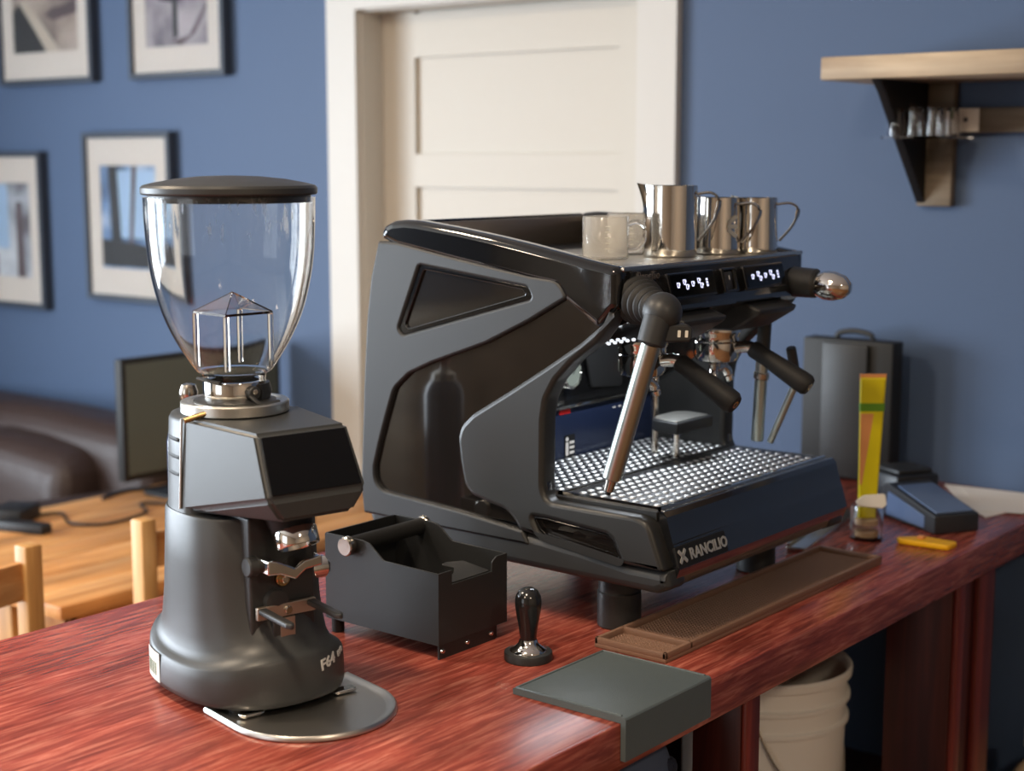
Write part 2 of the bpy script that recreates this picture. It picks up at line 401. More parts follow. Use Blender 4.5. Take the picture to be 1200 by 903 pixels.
for V in (L_, R_):
    bm.faces.new([V[0], V[1], V[2], V[4]]); bm.faces.new([V[2], V[3], V[4]])
bmesh.ops.recalc_face_normals(bm, faces=bm.faces[:])
bmesh.ops.bevel(bm, geom=[e for e in bm.edges], offset=.0045, segments=3, affect='EDGES')
head = finish(bm, 'head', M_grind, gr, ang=25)
bm = bmesh.new()
tube(bm, [gpt(-.0795, .004, .346), gpt(-.0815, -.003, .236)], .0016, 8); finish(bm, 'trim_strip', M_brush, gr)
dn = Vector((0, .034, -.0725)).normalized(); so = gpt(0, .146, .3445)
SM = frame(so, LX, -(LF * dn.y + Vector((0, 0, dn.z))))
plate('display_screen', [fillet([(-.0555, -.005), (-.0595, -.0735), (.0595, -.0735), (.0555, -.005)], .002)], .0022, .0006, SM @ Matrix.Translation((0, 0, -.0002)), M_screen, gr, label='glossy black touch screen')
# dispensing bay
fp = plate('fork_panel', [fillet([(-.044, .062), (.044, .062), (.044, .236), (-.044, .236)], .004)], .05, .003, GM @ frame((0, .045, 0), (1, 0, 0), (0, 0, 1)) @ Matrix.Scale(-1, 4, (0, 0, 1)), M_black, gr)
rod('spout_funnel', gpt(0, .105, .246), gpt(0, .122, .215), .029, M_deep, gr, .024, 28)
sp = along(gpt(0, .1235, .222), gpt(0, .1335, .2005))
turned('spout_ring', [(.0215, 0), (.0255, 0), (.0265, .002), (.0265, .019), (.0255, .021), (.0225, .021), (.0215, .019), (.0215, 0)], M_chrome, gr, sp, 40, False)
def wing(s):
    pts = [(0, .000), (s * .012, .012), (s * .026, .010), (s * .037, .004), (s * .037, -.008), (s * .026, -.006), (s * .010, -.010), (0, -.014)]
    if s < 0: pts = pts[::-1]
    return pts
fork = plate('portafilter_fork', [fillet([(-.037, .012), (-.024, .010), (0, -.002), (.012, .005), (.037, .008), (.037, -.004), (.014, -.006), (0, -.016), (-.02, -.007), (-.037, -.006)], .003)], .035, .002,
             GM @ frame((0, .126, .178), (1, 0, 0), (0, 0, 1)), M_chrome, gr)
rod('fork_pivot', gpt(-.049, .095, .178), gpt(-.035, .095, .178), .012, M_black, gr)
b_ = rod('start_button', gpt(-.002, .094, .158), gpt(-.002, .101, .158), .0095, M_brass, gr)
rod('button_tip', gpt(-.002, .1, .158), gpt(-.002, .106, .158), .0045, M_chrome, b_)
plate('fork_bracket', [fillet([(-.04, -.008), (.04, -.008), (.04, .008), (-.04, .008)], .002)], .006, .001, GM @ frame((0, .1045, .121), (1, 0, 0), (0, 0, 1)), M_bronze, gr)
turned('bracket_boss', [(0, 0), (.016, 0), (.015, .008), (0, .010)], M_black, gr, along(gpt(-.012, .095, .131), gpt(-.012, .106, .131)), 24, False)
rod('bracket_screw', gpt(0, .104, .121), gpt(0, .109, .121), .005, M_chrome, gr)
for s in (-1, 1):
    pl = fillet([(-.006, 0), (.006, 0), (.0055, .068), (.002, .074), (-.002, .074), (-.0055, .068)], .003)
    plate('support_arm', [pl], .007, .0022, frame(gpt(s * .033, .098, .128), LX, (LF + Vector((0, 0, -.04)))), M_black, gr)
cb = plate('lower_catch', [fillet([(-.017, -.018), (.013, -.018), (.013, .014), (-.017, .014)], .003)], .012, .002, GM @ frame((-.002, .104, .098), (1, 0, 0), (0, 0, 1)), M_black, gr)
plate('catch_plate', [fillet([(-.010, -.011), (.010, -.011), (.010, .014), (-.010, .014)], .001), [(-.002, .002), (-.002, .009), (.002, .009), (.002, .002)]], .002, .0004, GM @ frame((.0, .1055, .098), (1, 0, 0), (0, 0, 1)), M_bronze, cb)
bb_ = turned('side_knob', [(0, 0), (.013, 0), (.014, .004), (.014, .022), (.011, .026), (0, .026)], M_chrome, gr, along(gpt(.056, .06, .152), gpt(.082, .06, .152)), 28, False)
# foot lettering and sticker
def on_skin(t, z, a, b, n=2.5):
    c, s = math.cos(t), math.sin(t)
    return gpt(a * math.copysign(abs(c) ** (2 / n), c), b * math.copysign(abs(s) ** (2 / n), s), z)
# hopper
HC = GC + Vector((-.0031, .0039, 0))
HM = Matrix.Translation(HC)
turned('adjusting_ring', [(0, .347), (.0635, .347), (.0655, .3485), (.0655, .3595), (.064, .361), (.057, .361), (.055, .3595), (.050, .3595), (.0485, .362), (0, .362)], M_brush, gr, HM, 56, False, label='brushed aluminium grind adjusting ring')
turned('ring_seat', [(0, .360), (.050, .360), (.050, .3615), (.043, .3640), (0, .3640)], M_black, gr, HM, 48, False)
cdir = Vector((-math.cos(YAW), -math.sin(YAW), 0)); rdir = Vector((math.sin(YAW), -math.cos(YAW), 0))
def hp(a, r, z):  # a: angle from the camera-facing direction, positive to the right
    return HC + (cdir * math.cos(a) + rdir * math.sin(a)) * r + Vector((0, 0, z))
rod('ring_pin', hp(-.35, .060, .354), hp(-.62, .083, .346), .0036, M_brass, gr)
turned('collar', [(.030, .3605), (.0375, .3605), (.038, .3615), (.038, .3845), (.0375, .3855), (.030, .3855)], M_chrome, gr, HM, 48, False)
bm = bmesh.new()
tube(bm, [hp(a, .0395, .372) for a in [1.0 + .1 * i for i in range(28)]], .0055, 6, 2.2); cl = finish(bm, 'clamp_band', M_black, gr, ang=60)
rod('clamp_knob', hp(.72, .036, .374), hp(.72, .047, .374), .008, M_black, cl)
rod('clamp_screw', hp(.72, .046, .3755), hp(.72, .0485, .3755), .0032, M_chrome, cl)
bm = bmesh.new(); tube(bm, smoothpath([hp(.62, .043, .371), hp(.78, .052, .361), hp(1.05, .055, .3605), hp(1.3, .057, .3605)], 4), .0042, 8, .7); finish(bm, 'clamp_lever', M_black, cl, ang=60)
bm = bmesh.new(); tube(bm, smoothpath([hp(-1.2, .043, .389), hp(-.7, .041, .3885), hp(-.25, .040, .386)], 4), .004, 8, .6); finish(bm, 'slide_gate', M_black, gr, ang=60)
hop_o = [(.0375, .372), (.0385, .392), (.046, .398), (.0555, .412), (.067, .431), (.0775, .452), (.0855, .473), (.0915, .495), (.0965, .52), (.0995, .546), (.1012, .58), (.1018, .606)]
prof = smoothpath([(r, z, 0) for r, z in hop_o], 3)
prof = [(p.x, p.y) for p in prof]
inner = [(r - .0026, z) for r, z in prof]
turned('hopper', prof + inner[::-1] + [prof[0]], M_hop, gr, HM, 64, False, ang=60, label='clear scratched bean hopper')
turned('hopper_lid', [(0, .600), (.0965, .600), (.0965, .608), (.103, .609), (.1045, .611), (.1045, .617), (.102, .620), (.090, .623), (.065, .6275), (.035, .6305), (0, .6315)], M_black, gr, HM, 64, False, ang=30, label='dark plastic domed lid')
bm = bmesh.new()
def cor(k, r, z): return HC + (cdir * math.cos(k * PI / 2) + rdir * math.sin(k * PI / 2)) * r + Vector((0, 0, z))
ap, ap2 = bm.verts.new(HC + Vector((0, 0, .493))), bm.verts.new(HC + Vector((0, 0, .490)))
c1 = [bm.verts.new(cor(k, .0485, .4695)) for k in range(4)]; c2 = [bm.verts.new(cor(k, .0485, .4665)) for k in range(4)]
for k in range(4):
    j = (k + 1) % 4
    bm.faces.new([ap, c1[k], c1[j]]); bm.faces.new([ap2, c2[j], c2[k]]); bm.faces.new([c1[k], c2[k], c2[j], c1[j]])
ins = finish(bm, 'hopper_insert', M_acry, gr, ang=0)
for k in range(4):
    rod('insert_post', cor(k, .0455, .401 if k != 3 else .401), cor(k, .0455, .4664), .0036, M_acry, ins, seg=8)
# tray
def tray_pt(r, n=40):
    out = [(-r, -.075), ]
    for i in range(n + 1):
        t = PI + PI * i / n
        out.append((r * math.cos(t), .0 - r * math.sin(t)))
    out.append((r, -.075)); return [(x + .012, y + .134) for x, y in out]
bm = bmesh.new()
ringz = [(.100, .0005), (.1025, .0015), (.1025, .005), (.1005, .0075), (.0975, .0075), (.094, .005), (.088, .0038)]
loft(bm, [[gpt(x, y, z) for x, y in tray_pt(r)] for r, z in ringz])
finish(bm, 'drip_plate', mat('tray_steel', srgb(205, 202, 196), .33, metal=1), gr, ang=40, label='polished steel catch tray under the spout')
for u, w in ((-.065, -.085), (.065, -.085), (-.058, .088), (.058, .088)):
    rod('foot', gpt(u, w, .0002), gpt(u, w, .012), .013, M_rub, gr)
for s in (-1, 1):
    plate('tray_tab', [fillet([(-.016, -.008), (.016, -.008), (.016, .008), (-.016, .008)], .007)], .004, .0015, GM @ frame((s * .064 + .008, .112, .0055), (1, .0, 0), (0, 1, 0)), M_chrome, gr)
# lettering on the foot, at the front right
def skin_frame(t, z, a, b, lean):
    p = on_skin(t, z, a, b); p1 = on_skin(t + .02, z, a, b); p0 = on_skin(t - .02, z, a, b)
    tang = (p0 - p1).normalized(); up = Vector((0, 0, 1))
    nrm = tang.cross(up).normalized()
    if nrm.dot(p - GC) < 0: tang = -tang; nrm = -nrm
    upv = (up - nrm * lean).normalized()
    return frame(p + nrm * .0012, tang, upv)
SKZ = [(.02, .105, .134), (.047, .1046, .1340), (.062, .1035, .132), (.071, .1015, .129), (.0749, .0965, .120), (.081, .0925, .112), (.092, .0895, .104)]
def skin_ab(z):
    for (z0, a0, b0), (z1, a1, b1) in zip(SKZ, SKZ[1:]):
        if z <= z1:
            k = max(0, (z - z0) / (z1 - z0)); return a0 + (a1 - a0) * k, b0 + (b1 - b0) * k
    return SKZ[-1][1:]
def wrap_text(body_, size, t0, z0, slope, m, parent):
    me_o = text('lettering', body_, size, Matrix(), m, parent, .0008, bold=.0002); me = me_o.data
    for v in me.vertices:
        x_, y_, h_ = v.co; z = z0 + y_ + slope * x_; a, b = skin_ab(z); t = t0 - x_ / .105
        v.co = on_skin(t, z, a + .0006 + h_, b + .0006 + h_)
    return me_o
wrap_text('F64', .018, 1.38, .046, .2, M_letter, gr)
wrap_text('EVO', .009, 1.05, .054, .2, M_letter, gr)
bm = bmesh.new(); G_ = []
for i in range(9):
    t = PI + .13 + i * .045
    G_.append([bm.verts.new(on_skin(t, z, .1053, .1326)) for z in (.017, .030, .043, .054)])
for i in range(8):
    for j in range(3): bm.faces.new([G_[i][j], G_[i + 1][j], G_[i + 1][j + 1], G_[i][j + 1]])
stk = finish(bm, 'sticker', M_paper, body, 60)
bm = bmesh.new()
for i in range(6):
    t = PI + .20 + i * .045
    q = [bm.verts.new(on_skin(t + dt, z, .1056, .1329)) for dt, z in ((0, .024), (.02, .024), (.02, .040), (0, .040))]; bm.faces.new(q)
finish(bm, 'barcode', M_gskin, stk, 0)

# ---------------------------------------------------------------- knock box
KX0, KX1, KY0, KY1 = 1.452, 1.594, 1.288, 1.497
kb = thing('knock_box', 'black steel knock box with crossbar between grinder and espresso machine', 'knock box', (1.52, 1.39, 0))
sideo = fillet([(KY0, .020), (KY1, .020), (KY1, .141), (1.425, .141), (1.412, .139), (1.386, .119), (KY0, .117)], [0, 0, .003, .004, .008, .006, 0], 4)
plate('side_wall', [sideo], .0025, .0004, fx(KX0), M_powder, kb)
plate('side_wall', [sideo], .0025, .0004, fx(KX1 - .0025), M_powder, kb)
fm = Matrix(((1, 0, 0, 0), (0, 0, -1, KY0 + .0025), (0, 1, 0, 0), (0, 0, 0, 1)))
plate('front_wall', [fillet([(KX0 + .002, .02), (KX1 - .002, .02), (KX1 - .002, .117), (1.572, .117), (1.562, .111), (1.562, .098), (1.479, .098), (1.479, .117), (KX0 + .002, .117)], [0, 0, 0, .008, .006, 0, 0, 0, 0], 4)], .0025, .0004, fm, M_powder, kb)
box('back_wall', (KX0 + .0026, KY1 - .0025, .02), (KX1 - .0026, KY1, .141), M_powder, kb)
box('floor_pan', (KX0 + .0026, KY0 + .0026, .020), (KX1 - .0026, KY1 - .0026, .023), M_powder, kb)
plate('inner_ramp', [fillet([(1.481, 0), (1.56, 0), (1.56, .048), (1.535, .058), (1.522, .055), (1.528, .036), (1.51, .022), (1.481, .018)], .004)], .002, .0004,
      frame((0, KY0 + .003, .0975), (1, 0, 0), (0, 1, .12)), M_powder, kb)
rod('knock_bar', (KX0 - .002, 1.447, .131), (KX1 + .002, 1.447, .131), .0115, M_rub, kb, seg=28)
for xa, xb in ((KX0 - .013, KX0 - .002), (KX1 + .001, KX1 + .010)):
    rod('bar_cap', (xa, 1.447, .131), (xb, 1.447, .131), .0135, M_steel, kb, seg=28)
sk = box('base_skirt', (KX0 + .004, KY0 + .003, .0), (KX1 - .022, KY0 + .006, .0195), M_powder, kb)
for x_ in (1.4625, 1.5125, 1.5625):
    turned('screw', [(0, .003), (.0028, .002), (.0036, 0), (0, 0)], M_chrome, sk, along((x_, KY0 + .003, .0105), (x_, KY0 - .002, .0105)), 16, False)
for x_, y_ in ((1.463, 1.485), (1.58, 1.485), (1.572, 1.30)):
    rod('foot', (x_, y_, 0), (x_, y_, .021), .009, M_rub, kb)

fl = thing('flask', 'navy flask with steel stopper mostly hidden behind the grinder', 'flask', (1.392, 1.705, 0))
FT = Matrix.Translation((1.392, 1.705, 0))
turned('flask_body', [(0, 0), (.031, 0), (.033, .003), (.033, .255), (.030, .268), (.022, .28), (0, .28)], mat('navy_enamel', srgb(34, 46, 78), .25, coat=.5), fl, FT, 36, False)
turned('stopper', [(0, .28), (.02, .28), (.02, .292), (.008, .297), (.007, .31), (.012, .316), (.0135, .325), (.010, .335), (0, .338)], M_steel, fl, FT, 28, False, ang=50)

# ---------------------------------------------------------------- tamper, mats
M_tamp = mat('black_lacquer', srgb(28, 28, 29), .18, coat=.4)
tp = thing('tamper', 'black handled coffee tamper with steel neck standing before the knock box', 'tamper', (1.533, 1.203, 0))
TMx = Matrix.Translation((1.533, 1.203, 0)) @ Matrix.Diagonal((1.09, 1.09, .985, 1))
turned('base', [(0, 0), (.0285, 0), (.0292, .001), (.0292, .010), (.0285, .0115), (.02, .0125), (0, .0125)], M_black, tp, TMx, 48, False)
turned('neck', [(0, .0120), (.0225, .0120), (.0222, .0145), (.016, .018), (.0122, .0225), (.0105, .028), (0, .028)], M_chrome, tp, TMx, 40, False, ang=60)
turned('handle', [(0, .0265), (.0098, .0265), (.0104, .034), (.0118, .046), (.0142, .060), (.0158, .072), (.0162, .079), (.0152, .087), (.0118, .094), (.006, .0978), (0, .0985)], M_tamp, tp, TMx, 40, False, ang=60)
bm = bmesh.new()
prof = [(1.134, .0005), (CF - .0008, .0005), (CF - .0008, -.045), (CF - .0078, -.045), (CF - .0078, .0055), (CF - .0065, .0075), (CF - .004, .0085), (1.133, .0085), (1.1345, .0075)]
A = [bm.verts.new((1.415, y, z)) for y, z in prof]; B = [bm.verts.new((1.604, y, z)) for y, z in prof]
for i in range(len(prof)):
    j = (i + 1) % len(prof); bm.faces.new([A[i], A[j], B[j], B[i]])
bm.faces.new(A); bm.faces.new(B)
mt = finish(bm, 'tamping_mat', M_mat, None, 30); tag(mt, 'grey rubber corner mat folded over the front edge of the bar', 'mat')
pipe('raised_rim', [(1.418, CF, .0085), (1.418, 1.13, .0085), (1.4185, 1.1305, .0085), (1.60, 1.1305, .0085), (1.601, 1.13, .0085), (1.601, CF, .0085)], .0018, M_mat, mt, 8, 1)
rm = thing('bar_mat', 'long brown rubber bar mat lying along the front of the espresso machine', 'bar mat', (1.95, 1.107, 0))
RX0, RX1, RY0, RY1 = 1.628, 2.268, 1.050, 1.164
box('mat_base', (RX0, RY0, .0003), (RX1, RY1, .006), M_brub, rm, .001)
for a, b in (((RX0, RY0), (RX1, RY0 + .006)), ((RX0, RY1 - .006), (RX1, RY1)), ((RX0, RY0), (RX0 + .006, RY1)), ((RX1 - .006, RY0), (RX1, RY1)), ((1.688, RY0), (1.694, RY1))):
    box('mat_rim', (a[0], a[1], .005), (b[0], b[1], .0145), M_brub, rm, .0015)
bm = bmesh.new()
x = RX0 + .011
while x < RX1 - .01:
    y = RY0 + .011
    while y < RY1 - .009:
        if not (1.684 < x < 1.698):
            v = [bm.verts.new((x + dx, y + dy, .0058)) for dx, dy in ((-.0024, 0), (0, -.0024), (.0024, 0), (0, .0024))]
            t = bm.verts.new((x, y, .0088))
            for i in range(4): bm.faces.new([v[i], v[(i + 1) % 4], t])
        y += .0062
    x += .0062
finish(bm, 'nubs', M_brub, rm, 0, kind='stuff')

# ---------------------------------------------------------------- espresso machine
em = thing('espresso_machine', 'two group black espresso machine with matte side panels on the bar', 'espresso machine', (1.9, 1.34, 0))
MX0, MX1 = 1.66, 2.17
cprof = [(1.605, .115), (1.10, .115), (1.10, .186), (1.43, .186), (1.43, .405), (1.29, .405), (1.175, .43), (1.158, .455), (1.162, .498), (1.30, .500), (1.56, .510), (1.59, .49), (1.61, .40)]
plate('chassis', [cprof], MX1 - MX0 - .036, .001, fx(MX0 + .018), M_deep, em)
railo = [(1.583, .535), (1.582, .545), (1.575, .554), (1.56, .5605), (1.535, .563), (1.51, .562), (1.431, .553), (1.365, .544), (1.302, .534), (1.24, .523), (1.193, .515), (1.160, .510), (1.154, .503), (1.154, .458), (1.185, .425), (1.243, .462), (1.256, .478), (1.302, .484), (1.432, .503), (1.55, .522)]
Bout = [(1.586, .5305), (1.602, .477), (1.612, .411), (1.620, .312), (1.6245, .229), (1.629, .155), (1.624, .113), (1.3, .113), (1.313, .1325), (1.434, .144), (1.582, .153), (1.599, .165), (1.600, .187), (1.588, .227), (1.572, .273), (1.557, .312), (1.527, .337), (1.481, .357), (1.379, .393), (1.301, .430), (1.237, .4655), (1.251, .488), (1.302, .492), (1.432, .511), (1.55, .530)]
tri = fillet([(1.505, .499), (1.305, .477), (1.295, .461), (1.537, .394), (1.548, .402)], .008)
Dout = [(1.153, .458), (1.168, .430), (1.186, .408), (1.227, .378), (1.254, .351), (1.270, .324), (1.275, .294), (1.2755, .200), (1.272, .188), (1.262, .181), (1.12, .181), (1.102, .176), (1.095, .165), (1.074, .112), (1.135, .112), (1.161, .116), (1.212, .122), (1.279, .1275), (1.318, .1325), (1.325, .144), (1.340, .157), (1.403, .170), (1.419, .183), (1.427, .219), (1.431, .251), (1.425, .270), (1.403, .290), (1.340, .327), (1.276, .366), (1.215, .405), (1.180, .432)]
rec = fillet([(1.295, .1555), (1.272, .156), (1.166, .149), (1.156, .143), (1.142, .1155), (1.272, .130), (1.283, .136)], .004)
insO = [(1.612, .14), (1.13, .14), (1.16, .17), (1.27, .17), (1.29, .30), (1.25, .36), (1.17, .43), (1.158, .455), (1.158, .50), (1.30, .52), (1.53, .545), (1.575, .525), (1.60, .45)]
skO = fillet([(1.606, .080), (1.09, .078), (1.068, .088), (1.072, .111), (1.135, .111), (1.161, .1145), (1.212, .1205), (1.279, .126), (1.348, .1305), (1.626, .14)], [.02, .012, .008, .002, 0, 0, 0, 0, 0, 0])
BR_ = [.03] * len(Bout); BR_[0] = .003; BR_[20] = .006; BR_[6] = BR_[7] = BR_[8] = .003
DR = [.03] * len(Dout); DR[0] = .004; DR[13] = .004
for sgn in (1, -1):
    def pl(x0, x1):   # near side as is, far side mirrored about the machine's middle
        return (fx(MX0 + x0), x1 - x0) if sgn > 0 else (fx(MX1 - x1), x1 - x0)
    m_, t_ = pl(-.002, .014); sp_ = plate('side_panel', [fillet(Bout, BR_, 4), tri[::-1]], t_, .004, m_, M_panel, em)
    m_, t_ = pl(.006, .018); plate('gloss_inset', [insO], t_, .001, m_, M_inset, sp_)
    tri2 = fillet([(1.499, .492), (1.316, .4725), (1.309, .4655), (1.530, .4035), (1.537, .409)], .006)
    m_, t_ = pl(.002, .0095); plate('window_rim', [tri, tri2[::-1]], t_, .0012, m_, M_gloss, sp_)
    m_, t_ = pl(-.004, .030); dc = plate('front_column', [fillet(Dout, DR, 4), rec[::-1]], t_, .007, m_, M_col, em)
    rec2 = fillet([(1.290, .1525), (1.272, .153), (1.168, .146), (1.160, .142), (1.147, .1185), (1.272, .133), (1.280, .138)], .003)
    m_, t_ = pl(.000, .010); plate('recess_rim', [rec, rec2[::-1]], t_, .001, m_, M_gloss, dc)
    m_, t_ = pl(.010, .016); plate('recess_floor', [rec], t_, .0005, m_, M_inset, dc)
    m_, t_ = pl(-.001, .036); plate('top_rail', [fillet(railo, .012, 4)], t_, .011, m_, M_gloss, em)
    m_, t_ = pl(.001, .05); plate('side_skirt', [skO], t_, .012, m_, M_black, em)
box('base_pan', (MX0 + .05, 1.085, .080), (MX1 - .05, 1.60, .12), M_black, em, .006)
# front of the base
bm = bmesh.new()
fpn = [(1.092, .186), (1.0865, .180), (1.0845, .171), (1.0765, .146), (1.0750, .144), (1.0655, .112), (1.0665, .108), (1.073, .092), (1.080, .084), (1.11, .084), (1.11, .186)]
A = [bm.verts.new((MX0 + .022, y, z)) for y, z in fpn]; B = [bm.verts.new((MX1 - .002, y, z)) for y, z in fpn]
for i in range(len(fpn)):
    j = (i + 1) % len(fpn); bm.faces.new([A[i], A[j], B[j], B[i]])
bm.faces.new(A); bm.faces.new(B)
fb = finish(bm, 'front_panel', M_front, em, 20, label='glossy dark front panel below the drip grate')
BM_ = frame((1.745, 1.0703, .1275), (1, 0, 0), (0, .0095, .032))
bd = plate('name_badge', [fillet([(-.067, -.015), (.060, -.015), (.060, .014), (-.067, .014)], .003)], .004, .001, BM_ @ Matrix.Translation((0, 0, -.001)), M_deep, em)
text('lettering', 'RANCILIO', .021, BM_ @ Matrix.Translation((-.035, -.0075, .0032)), M_badge, bd, .0005, bold=.0006)
for a in (45, 135):
    r_ = Matrix.Rotation(math.radians(a), 4, 'Z')
    plate('emblem', [fillet([(-.012, -.0028), (.012, -.0028), (.012, .0028), (-.012, .0028)], .002)], .0012, .0003, BM_ @ Matrix.Translation((-.052, 0, .0025)) @ r_, M_badge, bd)
# drip tray
GZ = .1875
M_stud = mat('stud_steel', srgb(232, 232, 230), .42, metal=1)
box('tray_surround', (MX0 + .028, 1.094, .175), (MX1 - .004, 1.43, GZ - .0005), M_steel, em, .0015)
bm = bmesh.new()
for a, b in (((MX0 + .026, 1.100), (MX1 - .014, 1.103)), ((MX0 + .026, 1.262), (MX0 + .029, 1.42)), ((MX0 + .026, 1.1), (MX0 + .029, 1.27))):
    bx(bm, (a[0], a[1], GZ - .002), (b[0], b[1], GZ + .0035))
finish(bm, 'tray_edge', M_chrome, em, 0)
for (ya, yb) in ((1.106, 1.262), (1.270, 1.424)):
    g = box('drip_grate', (MX0 + .032, ya, GZ - .0005), (MX1 - .018, yb, GZ + .001), M_black, em, .0006, label='dark perforated grate with bright studs')
    bm = bmesh.new(); x = MX0 + .045; row = 0
    while x < MX1 - .024:
        y = ya + .010
        while y < yb - .004:
            n = 8; r0, r1, h0, h1 = .0060, .0048, GZ + .0008, GZ + .0024
            a_ = [bm.verts.new((x + r0 * math.cos(2 * PI * i / n), y + r0 * math.sin(2 * PI * i / n), h0)) for i in range(n)]
            b2 = [bm.verts.new((x + r1 * math.cos(2 * PI * i / n), y + r1 * math.sin(2 * PI * i / n), h1)) for i in range(n)]
            for i in range(n): bm.faces.new([a_[i], a_[(i + 1) % n], b2[(i + 1) % n], b2[i]])
            bm.faces.new(b2); y += .0178
        x += .0185; row += 1
    finish(bm, 'grate_studs', M_stud, g, 60, kind='stuff')
# back of the working bay
box('backsplash', (MX0 + .02, 1.412, GZ), (MX1 - .03, 1.428, .268), M_back, em, .001)
box('backsplash_ledge', (MX0 + .02, 1.404, .268), (MX1 - .03, 1.43, .273), M_chrome, em, .001)
box('boiler_cover', (MX0 + .02, 1.420, .272), (MX1 - .03, 1.43, .41), M_gloss, em, .001)
plate('cover_flap', [fillet([(1.93, .40), (1.965, .292), (2.05, .285), (2.05, .40)], .008)], .006, .002, frame((0, 1.4195, 0), (1, 0, 0), (0, 0, 1)), M_deep, em)
M_dial = mat('dial_face', srgb(120, 126, 116), .4)
gz = turned('pressure_gauge', [(0, 0), (.021, 0), (.0235, .003), (.0235, .012), (.020, .014), (.019, .011), (0, .011)], M_chrome, em, along((1.905, 1.419, .320), (1.905, 1.40, .320)), 32, False)
turned('dial', [(0, 0), (.0185, 0), (.0185, .0006), (0, .0006)], M_dial, gz, along((1.905, 1.4079, .320), (1.905, 1.40, .320)), 32, False)
rod('needle', (1.905, 1.4068, .320), (1.915, 1.4068, .331), .0007, M_deep, gz, seg=6)
RS = frame((1.890, 1.4118, .262), (1, 0, 0), (0, 0, 1))
plate('red_sticker', [fillet([(-.014, -.0035), (.014, -.0035), (.014, .0035), (-.014, .0035)], .001)], .0008, .0001, RS, M_red, em)
IS_ = frame((1.903, 1.4118, .207), (1, 0, 0), (0, 0, 1))
st = plate('info_sticker', [fillet([(-.0135, -.0175), (.0135, -.0175), (.0135, .0175), (-.0135, .0175)], .002)], .0008, .0001, IS_, M_deep, em)
plate('sticker_mark', [fillet([(-.011, -.015), (-.004, -.015), (-.004, .006), (-.011, .006)], .002)], .0004, .00005, IS_ @ Matrix.Translation((0, 0, .0008)), M_paper, st)
turned('sticker_mark', [(0, 0), (.0035, 0), (.0035, .0004), (0, .0004)], M_paper, st, IS_ @ Matrix.Translation((-.0075, .011, .0008)), 14, False)
for k in range(3):
    plate('sticker_mark', [[(-.001, -.013 + k * .008), (.011, -.013 + k * .008), (.011, -.009 + k * .008), (-.001, -.009 + k * .008)]], .0004, .00005, IS_ @ Matrix.Translation((0, 0, .0008)), M_paper, st)
for k in range(5):
    plate('tick_mark', [[(2.02 + k * .016, .252), (2.028 + k * .016, .252), (2.028 + k * .016, .254), (2.02 + k * .016, .254)]], .0004, .00005, frame((0, 1.4118, 0), (1, 0, 0), (0, 0, 1)), M_paper, em)
# cup rest on its stem
rest = thing_part = plate('cup_rest', [fillet([(-.052, -.03), (.052, -.03), (.052, .016), (.03, .03), (-.03, .03), (-.052, .016)], [.004, .004, .02, .02, .02, .02])], .018, .003, frame((2.005, 1.275, .236), (1, 0, 0), (0, 1, .04)), M_black, em)
plate('rest_top', [fillet([(-.046, -.025), (.046, -.025), (.046, .014), (.026, .026), (-.026, .026), (-.046, .014)], [.004, .004, .02, .02, .02, .02])], .002, .0005, frame((2.005, 1.275, .2535), (1, 0, 0), (0, 1, .04)), M_brush, rest)
rod('rest_foot', (2.005, 1.28, GZ + .001), (2.005, 1.28, .238), .006, M_chrome, rest)
rod('rest_post', (2.02, 1.33, GZ + .001), (2.02, 1.33, .33), .006, M_steel, rest)
# upper front
fas = [(1.158, .507), (1.150, .503), (1.136, .452), (1.138, .444), (1.150, .438), (1.21, .412), (1.30, .404), (1.43, .404), (1.43, .50), (1.17, .50)]
bm = bmesh.new()
A = [bm.verts.new((MX0 + .028, y, z)) for y, z in fas]; B = [bm.verts.new((MX1 - .028, y, z)) for y, z in fas]
for i in range(len(fas)):
    j = (i + 1) % len(fas); bm.faces.new([A[i], A[j], B[j], B[i]])
bm.faces.new(A); bm.faces.new(B)
finish(bm, 'upper_fascia', M_front, em, 20)
FU = frame((0, 1.143, .4775), (1, 0, 0), (0, .014, .051))    # local x = world X, local y up the sloped fascia
def at_f(x_, y_, z_=0): return FU @ Matrix.Translation((x_, y_, z_))
cup = [(.82 * a_, .82 * b_) for a_, b_ in ((-.0042, .0045), (-.0042, -.003), (-.003, -.0045), (.0015, -.0045), (.0028, -.003), (.0028, -.0005), (.0048, -.0005), (.0055, .0005), (.0055, .003), (.0045, .004), (.0028, .004), (.0028, .0045))]
hole = [(-.0022, .0025), (.001, .0025), (.001, -.0022), (-.0022, -.0022)]
for cx in (1.812, 2.013):
    dsp = plate('control_display', [fillet([(-.060, -.018), (.060, -.018), (.060, .018), (-.060, .018)], .004)], .012, .002, at_f(cx, 0, -.002), M_gloss, em)
    plate('display_glass', [fillet([(-.056, -.015), (.056, -.015), (.056, .015), (-.056, .015)], .002)], .001, .0003, at_f(cx, 0, .0098), M_screen, dsp)
    for k in range(5):
        mx_ = at_f(cx - .038 + k * .0185, 0, .0108)
        if k in (0, 2): plate('icon', [cup, hole], .0004, .00005, mx_, M_lednode, dsp)
        elif k in (1, 3):
            plate('icon', [cup, hole], .0004, .00005, mx_ @ Matrix.Translation((-.002, .0035, 0)), M_lednode, dsp)
            plate('icon', [cup, hole], .0004, .00005, mx_ @ Matrix.Translation((.003, -.0035, .0002)), M_lednode, dsp)
        else:
            for q in (-1, 0, 1):
                plate('icon', [[(-.0022, q * .0042 - .0015), (.0022, q * .0042 - .0015), (.0022, q * .0042 + .0015), (-.0022, q * .0042 + .0015)]], .0004, .00005, mx_, M_lednode, dsp)
